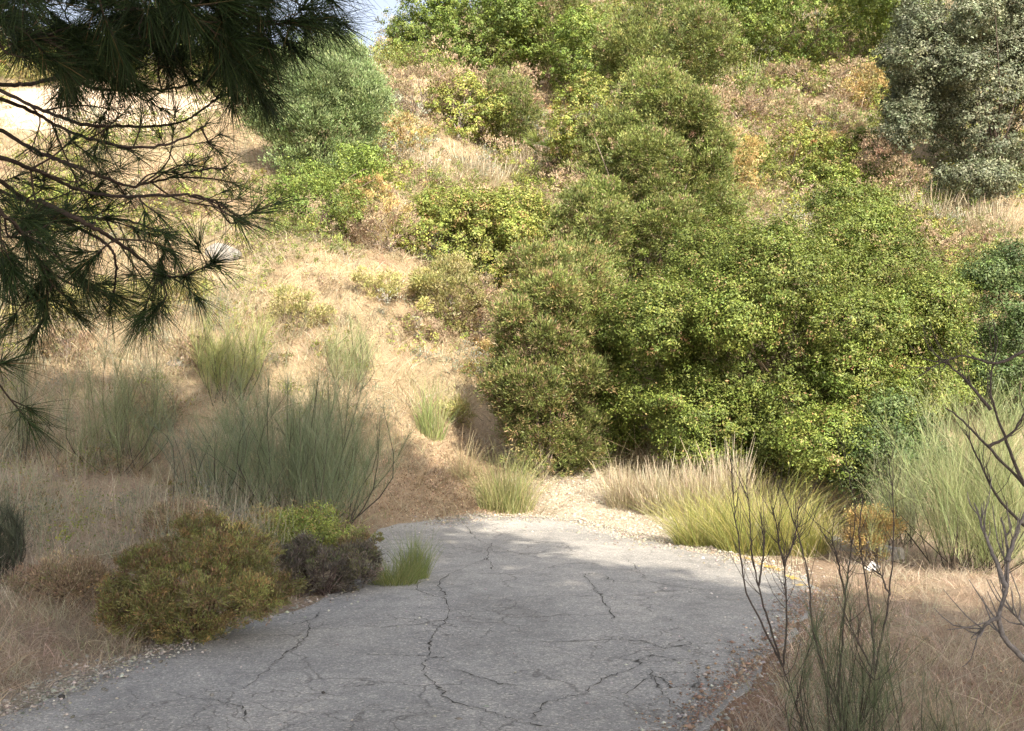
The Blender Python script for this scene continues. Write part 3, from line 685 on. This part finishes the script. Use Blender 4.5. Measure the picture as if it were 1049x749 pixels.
tuft('grass_tuft', 474, 490, 26, 440, 'thin dry tuft left of the path tuft', [(.40, .32, .19), (.32, .26, .14)], 160, .006)
tuft('grass_tuft', 441, 446, 34, 382, 'tall green reed tuft on the sunlit slope right of the largest broom', [(.24, .29, .10), (.3, .31, .14)], 260, .008, stiff=1.4, bend=.15)
shrub('yellow_shrub', 'yellow', 468, 436, 34, 410, 'tiny yellow shrub right of the tall reed tuft', lob=5)
# yellow-green clumps right of the road
for px, b, w, tp, lb in ((722, 560, 74, 498, 'leftmost low yellow-green grass clump at the sunlit road edge'), (775, 566, 96, 482, 'tallest yellow-green grass clump behind the bare saplings'), (822, 568, 62, 506, 'yellow-green grass clump nearest the kerb')):
    tuft('grass_clump', px, b, w, tp, lb, [(.36, .34, .09), (.28, .29, .075), (.44, .38, .15), (.2, .23, .06)], 1500, .005, group='yellow-green clumps by the road', bend=.7, stiff=.8)
# pale plume grass
PG = [(.44, .38, .26), (.36, .29, .19), (.30, .27, .15)]
for px, b, w, tp, lb in ((648, 518, 66, 474, 'pale plume grass at the left end of the row below the big bush'), (682, 524, 66, 468, 'pale plume grass in the middle of the row below the big bush'),
                         (712, 528, 60, 472, 'pale plume grass right of the middle in the row below the big bush'), (744, 524, 50, 458, 'tall thin plume grass at the right end of the row below the big bush'),
                         (440, 186, 60, 152, 'cream plume grass patch left of the fan palm uphill'), (490, 184, 70, 154, 'cream plume grass patch just above the round lentisk'), (535, 186, 40, 150, 'narrow cream plume grass beside the fan palm'),
                         (722, 102, 40, 74, 'white plume grass below the wide olive-brown juniper'), (765, 98, 50, 62, 'white plume grass left of the low dark green shrub'),
                         (950, 232, 60, 190, 'cream plume grass below the left side of the silver oak'), (1010, 236, 70, 200, 'cream plume grass below the right side of the silver oak'),
                         (905, 70, 50, 40, 'straw plume grass between the thicket tree and the silver oak'), (960, 20, 70, -14, 'straw plume grass on the crest behind the silver oak'),
                         (640, 118, 40, 84, 'pale plume grass below the upright crest shrub')):
    tuft('plume_grass', px, b, w, tp, lb, PG, 1100, .0042, 'plume grass', 'pale plume grasses', plume=(.52, .45, .32), bend=.2, stiff=1.2)
# greyish dry brush and mixed small shrubs over the slope
SMALL = [('drybush', 515, 130, 60, 72, 'grey-brown dry brush right of the small pale green shrub'), ('drybush', 425, 120, 70, 66, 'pinkish dry brush below the bright crest tree'), ('orange', 408, 165, 50, 118, 'orange dry scrub right of the olive-like tree'),
         ('orange', 385, 250, 60, 186, 'rust and yellow scrub right of the vivid green shrub'), ('drybush', 400, 260, 60, 214, 'bare grey brush at the left foot of the round lentisk'), ('yellowgr', 380, 205, 40, 168, 'yellow-green scrub at the right foot of the olive-like tree'),
         ('drybush', 760, 130, 90, 92, 'grey dry brush under the white plume grass'), ('drybush', 838, 100, 80, 62, 'twiggy grey scrub below the thicket tree'), ('drybush', 850, 150, 80, 108, 'brown dry brush in the gap left of the silver oak'),
         ('lentisk', 880, 180, 50, 140, 'dull green scrub at the left foot of the silver oak'), ('orange', 850, 182, 50, 132, 'orange scrub between the pale green shrub and the silver oak'), ('drybush', 915, 215, 70, 150, 'dark brown dead brush below the silver oak'),
         ('drybush', 965, 275, 70, 232, 'brown brush on the slope above the dark right-edge bush'), ('yellowgr', 955, 262, 44, 220, 'small green scrub right of the huge bush'), ('drybush', 490, 360, 44, 290, 'bare tan brush right of the bright yellow shrub'),
         ('yellow', 110, 330, 90, 288, 'yellow scrub behind the hanging pine tip'), ('yellow', 45, 340, 70, 300, 'yellow scrub behind the dense left pine bough'), ('yellow', 180, 318, 60, 280, 'yellow scrub right of the hanging pine tip'),
         ('drybush', 70, 372, 50, 335, 'brown scrub in front of the yellow scrub on the left'), ('drybush', 205, 378, 40, 340, 'dead brown stalks left of the yellow-green broom'), ('yellow', 380, 310, 50, 278, 'small yellow scrub left of the bright yellow shrub'),
         ('yellow', 300, 340, 60, 300, 'soft yellow scrub on the open straw slope'), ('drybush', 430, 350, 40, 322, 'shadowy dead brush at the left foot of the bright yellow shrub'), ('orange', 500, 395, 40, 350, 'tan scrub left of the shaggy juniper column'),
         ('bright', 140, 68, 120, 20, 'pale green tree seen through the upper pine needles'), ('yellowgr', 30, 82, 100, 30, 'grey-green shrub on the left crest behind the pine'), ('yellowgr', 235, 92, 70, 40, 'pale shrub on the crest left of the olive-like tree'),
         ('yellow', 30, 88, 40, 66, 'yellow scrub just above the bare earth bank'), ('drybush', 160, 220, 70, 180, 'straw scrub below the bare earth bank'), ('yellowgr', 60, 240, 90, 190, 'light green scrub below the left pine boughs'),
         ('drybush', 700, 84, 40, 56, 'grey brush between the wide juniper and the thicket tree'), ('yellowgr', 700, 150, 50, 104, 'yellow-green scrub right of the tallest juniper top'), ('drybush', 150, 440, 60, 400, 'dead brown scrub right of the broom under the pine'),
         ('orange', 285, 560, 60, 520, 'rust-coloured scrub at the feet of the largest broom'), ('cistus', 368, 590, 44, 540, 'dark brown scrub at the road end beside the largest broom')]
for sp, px, b, w, tp, lb in SMALL:
    shrub('scrub', sp, px, b, w, tp, lb, 'shrub', 'scrub scattered over the slope', lob=6, stems=14 if sp == 'drybush' else 5, dens=.75, bark=(.26, .21, .17) if sp == 'drybush' else BARKC, scale=.55 if b > 500 else 1)

# low mixed scrub that runs together over the slope
mb = MB(); n = 2600
u = rng.random(n); y = 19 * (58 / 19) ** u; x = rng.uniform(-.6, .62, n) * y
pxs = CX + x / y * F_PX; path, lit, bare, edge, red = zones(x, y)
pr = np.where(pxs > 560, .9, np.where(pxs > 390, .5 + .45 * (y > 26), np.where(y < 24, .3, .5))) * (1 - bare) * np.clip(.75 + .6 * wav(x, y, 6, 3), .15, 1)
k = rng.random(n) < pr; x, y = x[k], y[k]
kinds = ['drybush', 'juniper', 'yellowgr', 'juniper', 'yellowgr', 'lentisk', 'grey', 'drybush']
for xx, yy in zip(x, y):
    sp = kinds[int(np.clip(3.5 + 2.2 * wav(xx, yy, 9, 6) * 2 + rng.normal() * 1.8, 0, 7))]
    r = rng.uniform(.22, .68) * (1 + .02 * yy); c = np.array([xx, yy, float(terrain(xx, yy)) + r * .3]); R3 = np.array([r, r, r * rng.uniform(.6, 1.0)])
    crown(mb, auto_lobes(c, R3, 3), 300 * (r / .5) ** 1.3, sp, yy, .9, per=22)
o = mb.build('undergrowth', M_LEAF); o['kind'] = 'stuff'; o['label'] = 'low mixed scrub running together over the sunlit slope'

# weedy brush of the shaded left bank
mb = MB(); n = 420
y = rng.uniform(9, 19, n); x = -rng.uniform(.14, .60, n) * y; sd = road_sd(x, y); path, lit, bare, edge, red = zones(x, y)
k = (sd > .5) & (lit < .3) & (rng.random(n) < np.clip(.6 + .6 * wav(x, y, 3, 9), .1, 1)); x, y = x[k], y[k]
kinds = ['drybush', 'grey', 'cistus', 'drybush', 'yellowgr', 'grey']
for xx, yy in zip(x, y):
    r = rng.uniform(.12, .36); c = np.array([xx, yy, float(terrain(xx, yy)) + r * .4])
    crown(mb, auto_lobes(c, np.array([r, r, r * rng.uniform(.8, 1.7)]), 3), 170 * r / .25, kinds[int(rng.integers(0, 6))], yy, .75, per=12)
    m = 30; P = np.tile(c, (m, 1)) + rng.normal(size=(m, 3)) * r * .6; P[:, 2] = terrain(P[:, 0], P[:, 1])
    strands(mb, P, unit(UP + rng.normal(size=(m, 3)) * .25), rng.uniform(.25, .8, m), rng.normal(size=(m, 3)) * .12, .0055, vary([(.42, .36, .27), (.32, .30, .2), (.24, .26, .16)], (2, 2, 1), m, .2), K=3, tip=.4)
o = mb.build('bank_brush', M_DRY); o['kind'] = 'stuff'; o['label'] = 'weedy grey-brown brush covering the shaded left bank'

# dwarf fan palm
f = at(562, 188); D = f[1]; o = thing('fan_palm', 'dwarf fan palm on the slope above the round lentisk', 'palm', f); mb = MB()
for i in range(16):
    a = rng.uniform(0, 6.28); e = rng.uniform(.35, 1.3); ax = np.array([math.cos(a) * math.cos(e), math.sin(a) * math.cos(e), math.sin(e)])
    c0 = f + np.array([0, 0, .6]); hub = c0 + ax * rng.uniform(.5, .85); s = unit(np.cross(ax, UP)); k = 15
    strands(mb, c0[None], ax[None], np.array([.5]), np.zeros((1, 3)), np.array([.03]), np.array([[.2, .22, .08]]), K=2, tip=.8)
    th = np.linspace(-1.25, 1.25, k)[:, None]
    strands(mb, np.repeat(hub[None], k, 0), unit(ax * np.cos(th) + s * np.sin(th)), rng.uniform(.5, .7, k), np.tile([0, 0, -.12], (k, 1)), .045, vary([(.17, .23, .05), (.25, .28, .08)], (1, 1), k, .12), K=2, tip=.15)
mb.build('fronds', M_LEAF, o); mb = MB(); tube(mb, [f - UP * .1, f + UP * .1, f + UP * .7], [.13, .14, .10], np.array([.14, .1, .07]), 8); mb.build('trunk', M_BARK, o)

# boulder, pebbles, litter
import bmesh
def rock(name, p, r, label, mat, sq=.6, cat='rock', seed=1):
    bm = bmesh.new(); bmesh.ops.create_icosphere(bm, subdivisions=3, radius=1)
    rr = np.random.default_rng(seed); d = unit(rr.normal(size=(9, 3))); k = rr.uniform(.62, .95, 9)
    for v in bm.verts:
        c = np.array(v.co)
        for j in range(9):
            h = c @ d[j]
            if h > k[j]: c = c - d[j] * (h - k[j]) * .9
        v.co = c * r * np.array([1, .8, sq])
    me = bpy.data.meshes.new(name); bm.to_mesh(me); bm.free(); me.materials.append(mat)
    o = bpy.data.objects.new(name, me); C.objects.link(o); o.location = [float(q) for q in p]; o['label'] = label; o['category'] = cat; return o
rock('boulder', at(228, 262) - UP * .04, .42, 'pale grey boulder on the straw slope left of the vivid green shrub', M_ROCK, .75)
rock('boulder', at(186, 372) - UP * .03, .26, 'whitish stone lying where the slope shadow begins, near the brooms', M_ROCK, .5, seed=5)
M_DK = mat_plain('dark_stone', (.06, .055, .05), .9, .2, 40)
for i, (px, py, r, lb) in enumerate(((63, 722, .022, 'dark loose stone on the asphalt in the lower left'), (217, 720, .014, 'pale loose stone on the asphalt near the left crack'), (331, 718, .012, 'small dark stone in the middle of the lower asphalt'))):
    p = at(px, py); rock('loose_stone', p + UP * .043, r, lb, M_ROCK if i == 1 else M_DK, .7, 'stone', 20 + i)
p = at(893, 584); bm = bmesh.new(); bmesh.ops.create_grid(bm, x_segments=8, y_segments=6, size=1)
for v in bm.verts: v.co = (v.co.x * .065 + rng.normal() * .012, v.co.y * .05 + rng.normal() * .012,   .03 + rng.normal() * .014 + .03 * math.sin(v.co.x * 3))
bmesh.ops.solidify(bm, geom=bm.faces[:], thickness=.002)
me = bpy.data.meshes.new('crumpled_paper'); bm.to_mesh(me); bm.free(); me.materials.append(M_PAPER)
o = bpy.data.objects.new('crumpled_paper', me); C.objects.link(o); o.location = [float(q) for q in p]; o.rotation_euler = (.3, -.1, .4); o['label'] = 'crumpled scrap of white paper in the grass below the orange-brown shrub'; o['category'] = 'litter'

# ------------------------------------------------------------------ bare saplings in the right foreground
def bare(name, D, lines, label, col, r0=.0078, n_twig=16, cat='sapling'):
    p0 = at_d(*lines[0][0], D); base = np.array([p0[0], p0[1], float(terrain(p0[0], p0[1]))])
    o = thing(name, label, cat, base); mb = MB(); first = True
    for ln in lines:
        dd = D + rng.normal() * .12
        pts = [at_d(x, y, D + (dd - D) * (k / max(1, len(ln) - 1))) for k, (x, y) in enumerate(ln)]
        if first: pts = [base - UP * .04] + pts
        ra = r0 if first else r0 * .72
        p = smooth_line(pts, 5 * len(pts), .0018); tube(mb, p, np.linspace(ra, ra * .22, len(p)), np.asarray(col) * rng.uniform(.85, 1.15), 6)
        for _ in range(n_twig):
            i = rng.integers(len(p) // 3, len(p) - 1); d = unit(unit(p[min(i + 1, len(p) - 1)] - p[i - 1]) + rng.normal(size=3) * .45 + UP * .35)
            ln_ = rng.uniform(.07, .24); q = smooth_line([p[i], p[i] + d * ln_ * .5 + rng.normal(size=3) * .01, p[i] + d * ln_ + UP * ln_ * .25], 5)
            tube(mb, q, np.linspace(ra * .32, ra * .12, 5), np.asarray(col), 4)
        if first: main = mb; main.build('trunk', M_BARK, o); mb = MB(); first = False
    mb.build('branches', M_BARK, o); return o
DK = (.09, .074, .063)
bare('bare_sapling', 4.7, [[(824, 756), (815, 722), (802, 683)], [(802, 683), (781, 640), (764, 604), (758, 560), (752, 520), (749, 480)], [(802, 683), (787, 636), (777, 600), (770, 565), (768, 530), (765, 498)], [(802, 683), (806, 645), (805, 605), (803, 578), (806, 545)],
     [(777, 600), (782, 565), (780, 530)], [(803, 578), (797, 548), (792, 520)], [(803, 578), (815, 550), (818, 520)]], 'leftmost bare dark sapling standing against the road', DK)
bare('bare_sapling', 4.6, [[(862, 760), (857, 720), (842, 680)], [(842, 680), (832, 640), (829, 600), (821, 560), (812, 530), (801, 500)], [(857, 722), (863, 662), (866, 610), (871, 572), (876, 520), (868, 482)], [(866, 610), (858, 575), (850, 545)]], 'middle bare dark sapling forked into two long whips', DK)
bare('bare_sapling', 4.5, [[(897, 762), (896, 720), (896, 690)], [(896, 690), (904, 650), (911, 610), (914, 570), (915, 515), (910, 470)], [(896, 690), (893, 640), (886, 590), (880, 548), (884, 510)], [(896, 690), (880, 660), (868, 635)], [(911, 610), (903, 590), (895, 580)]], 'rightmost bare dark sapling beside the green broom whips', DK)
bare('bare_shrub', 4.4, [[(1090, 720), (1049, 675), (1030, 655), (1023, 632), (1031, 602), (1032, 560), (1026, 530)], [(1075, 660), (1049, 640), (1034, 622)], [(1031, 602), (1020, 575), (1008, 545), (998, 515)], [(1023, 632), (1010, 640), (1000, 655)], [(1032, 575), (1040, 550), (1052, 520)]], 'gnarled pale grey bare branch curving in from the right edge', (.20, .18, .165), .017, 9, 'shrub')
bare('bare_shrub', 5.2, [[(1110, 640), (1080, 540), (1049, 497), (1012, 458), (985, 430), (968, 418)], [(1049, 497), (1030, 450), (1015, 400), (1022, 350)], [(1012, 458), (1040, 440), (1060, 400)], [(1080, 560), (1030, 520), (1002, 470), (988, 440)], [(1015, 420), (985, 385), (960, 365)], [(1049, 360), (1020, 372), (985, 365), (950, 378)]], 'dark leafless shrub arching over the pale broom at the right', DK, .014, 12, 'shrub')

# ------------------------------------------------------------------ the pine that hangs into the picture, and its neighbours overhead
NC = [(.024, .041, .013), (.016, .028, .010), (.036, .055, .017)]
def needle_brush(mb, p, i0, n, ln=.11):
    """needles along a twig from point i0 to its tip, sweeping forward"""
    m = len(p); t = i0 + (m - 1 - i0) * np.sqrt(rng.random(n)); i = np.clip(t.astype(int), 0, m - 2); fr = (t - i)[:, None]
    P0 = p[i] * (1 - fr) + p[i + 1] * fr; ax = unit(p[i + 1] - p[i])
    D = unit(ax * 1.0 + rng.normal(size=(n, 3)) * .52 - UP * .12)
    strands(mb, P0, D, ln * rng.uniform(.7, 1.2, n), np.tile([0, 0, -.06], (n, 1)) + rng.normal(size=(n, 3)) * .03,   .0019, vary(NC + [(.10, .07, .03)], (4, 4, 2, .5), n, .2), K=2, tip=.4)

def bough(tree, lines, D, tw=9, nn=70, r0=.0072, tuft_ln=.105, dens=1.0):
    wood = MB(); nd = MB()
    dep = D
    pts = [at_d(x, y, dep + .12 * math.sin(k * 1.3 + D * 9)) for k, (x, y) in enumerate(lines)]
    p = smooth_line(pts, 8 * len(pts), .0014)
    tube(wood, p, np.linspace(r0, r0 * .3, len(p)), np.array([.05, .036, .028]) * rng.uniform(.8, 1.2), 6)
    needle_brush(nd, p, len(p) - 7, int(nn * 1.4), tuft_ln)
    for _ in range(tw):
        i = rng.integers(int(len(p) * .3), len(p) - 2); d = unit(unit(p[i + 1] - p[i]) * .9 + rng.normal(size=3) * .55 - UP * .12)
        L = rng.uniform(.08, .22); q = smooth_line([p[i], p[i] + d * L * .5 + rng.normal(size=3) * .015, p[i] + d * L + UP * rng.normal() * .03], 8)
        tube(wood, q, np.linspace(r0 * .42, r0 * .2, 8), np.array([.055, .04, .03]), 5)
        needle_brush(nd, q, 4, int(nn * rng.uniform(.7, 1.2)), tuft_ln)
        for _ in range(2):
            if rng.random() < .6:
                j = rng.integers(3, 7); d2 = unit(d + rng.normal(size=3) * .6); l2 = L * rng.uniform(.3, .6); q2 = smooth_line([q[j], q[j] + d2 * l2 * .5, q[j] + d2 * l2], 6)
                tube(wood, q2, np.linspace(r0 * .25, r0 * .15, 6), np.array([.055, .04, .03]), 4); needle_brush(nd, q2, 2, int(nn * .8), tuft_ln)
    w = wood.build('branch', M_BARK, tree); 
    n = nd.build('needles', M_NEEDLE, None); n.parent = w
    me = n.data; V = np.zeros(len(me.vertices) * 3, np.float32); me.vertices.foreach_get('co', V); V = V.reshape(-1, 3) - np.array(tree.location, dtype=np.float32); me.vertices.foreach_set('co', V.ravel()); me.update()
    return p

# the canopy overhead: crown pads of several pines, their joint outline shaped to give the shade on the road its edge
CANOPY = np.array([(-6.5, 6.6), (-2.2, 6.3), (1.6, 5.9), (2.7, 3.8), (3.6, 1.7), (4.2, -.1), (4.9, -1.2), (6.0, -2.9), (7.0, -4.0), (8.5, -4.6), (12.5, -4.2), (12.5, -11), (-6.5, -11)])
TRUNKS = np.array([(-3.3, 1.7), (3.4, -1.4), (6.6, -5.2), (11.0, -7.5), (2.6, -8.6), (-3.2, -6.0)])
PADS = [[] for _ in TRUNKS]
for gx in np.arange(-7, 13, 1.35):
    for gy in np.arange(-11.5, 5.5, 1.35):
        q = np.array([gx + rng.normal() * .2, gy + rng.normal() * .2])
        if in_poly(q[0], q[1], CANOPY) and d_line(q[0], q[1], CANOPY, True) > .55:
            PADS[int(np.argmin(np.linalg.norm(TRUNKS - q, axis=1)))].append((np.array([q[0], q[1], 10 + rng.normal() * .15]), np.array([1.4, 1.4, .65])))
for q in ((5.3, -5.4), (4.9, -4.6), (5.8, -6.2), (4.2, -6.6), (3.2, -3.8)):  # extra pads added to block sun that leaked onto the road
    PADS[int(np.argmin(np.linalg.norm(TRUNKS - np.array(q), axis=1)))].append((np.array([q[0], q[1], 10.2]), np.array([1.3, 1.3, .6])))
def pine_shell(i, label, group, cat='tree'):
    x, y = TRUNKS[i]; base = np.array([x, y, float(terrain(x, y))])
    o = thing('pine_tree', label, cat, base, group); mb = MB(); lob = PADS[i]
    top = np.array([x, y, 9.6]) * .6 + np.mean([l[0] for l in lob], 0) * .4
    p = smooth_line([base - UP * .2, base + (top - base) * .4 + np.array([.15, .1, 0]), top], 12)
    tube(mb, p, np.linspace(.22, .08, 12), np.array([.14, .09, .065]), 10); mb.build('trunk', M_BARK, o)
    mb = MB(); SP['pine'] = dict(c=NC, w=(4, 4, 2), L=.26, W=.11, r=.42, st='out', d=1)
    P = crown(mb, lob, 1900 * len(lob), 'pine', 10, 1.0, per=30, ground=False); mb.build('crown', M_NEEDLE, o)
    mb = MB(); twigs(mb, p[8], np.array([l[0] for l in lob]), .06, (.12, .08, .06)); mb.build('limbs', M_BARK, o)
    return o
pine = pine_shell(0, 'dark pine whose needled boughs hang into the upper left corner', None)
for lines, D, tw, nn in (
    ([(-160, 60), (-60, 84), (0, 87), (32, 86), (66, 79), (100, 91), (150, 93), (188, 88), (216, 74), (236, 56)], 2.6, 10, 55),
    ([(66, 79), (88, 70), (112, 84), (128, 76), (150, 66)], 2.55, 5, 50),
    ([(-160, 60), (-60, 72), (0, 93), (42, 112), (85, 127), (140, 130), (182, 126), (206, 114), (226, 96)], 2.7, 9, 55),
    ([(-160, 70), (-60, 84), (0, 101), (40, 118), (80, 138), (130, 150), (178, 146), (214, 126)], 2.5, 10, 60),
    ([(-160, 90), (-60, 112), (0, 134), (30, 151), (62, 165), (92, 176), (130, 190), (160, 186), (196, 176), (232, 172)], 2.6, 12, 60),
    ([(-160, 110), (-60, 132), (0, 160), (40, 176), (80, 194), (122, 201), (170, 200), (206, 201), (232, 212)], 2.4, 12, 60),
    ([(-160, 130), (-60, 152), (0, 186), (40, 214), (80, 234), (104, 246), (117, 262), (118, 292), (112, 318)], 2.5, 6, 65),
    ([(40, 205), (80, 225), (108, 240), (140, 262), (165, 282), (192, 284)], 2.45, 7, 70),
    ([(-160, 150), (-60, 182), (0, 216), (26, 246), (48, 282)], 2.35, 14, 75),
    ([(-160, 200), (-70, 215), (-10, 250), (20, 285), (32, 300)], 2.5, 10, 70),
    ([(-200, 380), (-90, 392), (-30, 380), (4, 372)], 2.3, 3, 60),
    ([(-160, 170), (-60, 170), (10, 200), (70, 220), (130, 226), (170, 240)], 2.75, 10, 55),
    ([(-160, -60), (-40, -40), (50, -12), (120, 6), (190, 16), (240, 24)], 2.5, 18, 85),
    ([(-160, -20), (-40, -8), (20, 12), (70, 30), (120, 44)], 2.6, 16, 85),
    ([(40, -100), (140, -60), (220, -34), (290, -16), (320, -6), (340, 0)], 2.5, 7, 60),
    ([(40, -80), (120, -30), (180, 10), (222, 34), (240, 50), (250, 64)], 2.4, 14, 80),
    ([(-160, -80), (-30, -70), (60, -50), (130, -34), (200, -24), (270, -8)], 2.3, 18, 85),
    ([(-160, 10), (-60, 14), (0, 26), (40, 36), (80, 44)], 2.35, 14, 85),
    ([(60, -60), (120, -10), (150, 24), (172, 44)], 2.7, 12, 80),
    ([(120, -90), (200, -60), (260, -30), (272, 4), (276, 22)], 2.7, 10, 75),
):
    bough(pine, lines, D, tw if min(q[1] for q in lines) < 30 or min(q[1] for q in lines) > 145 else int(tw * .65), nn * (1.25 if min(q[1] for q in lines) < 30 or min(q[1] for q in lines) > 145 else .6))
# neighbouring pines above and behind the viewpoint: their crowns throw the shade on the road
SUN_AZ = np.array([.36, -.933]); EL = R(37)
for i in range(1, 6): pine_shell(i, 'tall unseen pine behind the viewpoint, its crown shaped to shade the road', 'pines overhead')

# ------------------------------------------------------------------ light, sky, camera
sc = bpy.context.scene
w = bpy.data.worlds.new('World'); sc.world = w; w.use_nodes = True
N = w.node_tree.nodes; L = w.node_tree.links; N.clear()
sky = N.new('ShaderNodeTexSky'); sky.sky_type = 'NISHITA'; sky.sun_disc = False
sky.sun_elevation = EL; sky.sun_rotation = math.atan2(SUN_AZ[0], SUN_AZ[1]); sky.air_density = .8; sky.dust_density = 4.0; sky.ozone_density = .5; sky.altitude = 100
bg = N.new('ShaderNodeBackground'); bg.inputs['Strength'].default_value = .15
out = N.new('ShaderNodeOutputWorld'); hs = N.new('ShaderNodeHueSaturation'); hs.inputs['Saturation'].default_value = .5
L.new(sky.outputs[0], hs.inputs['Color']); L.new(hs.outputs[0], bg.inputs[0]); L.new(bg.outputs[0], out.inputs[0])
sl = bpy.data.lights.new('sun', 'SUN'); sl.energy = 3.75; sl.angle = R(.53); sl.color = (1, .91, .77)
so = bpy.data.objects.new('sun', sl); C.objects.link(so); so.location = (30, -40, 40)
from mathutils import Vector
so.rotation_euler = Vector((-SUN_AZ[0] * math.cos(EL), -SUN_AZ[1] * math.cos(EL), -math.sin(EL))).to_track_quat('-Z', 'Y').to_euler()
cd = bpy.data.cameras.new('camera'); cam = bpy.data.objects.new('camera', cd); C.objects.link(cam)
cam.location = (0, 0, EYE); cam.rotation_euler = (R(90) + PITCH, 0, 0); cd.sensor_width = 36; cd.lens = 36 * F_PX / 1049; cd.clip_start = .05; cd.clip_end = 2000
sc.camera = cam
sc.view_settings.view_transform = 'Standard'; sc.view_settings.look = 'None'; sc.view_settings.gamma = 1; sc.view_settings.exposure = 1.33
try: sc.view_settings.use_curve_mapping = False
except Exception: pass
sc.cycles.max_bounces = 6; sc.cycles.diffuse_bounces = 3; sc.cycles.transparent_max_bounces = 6
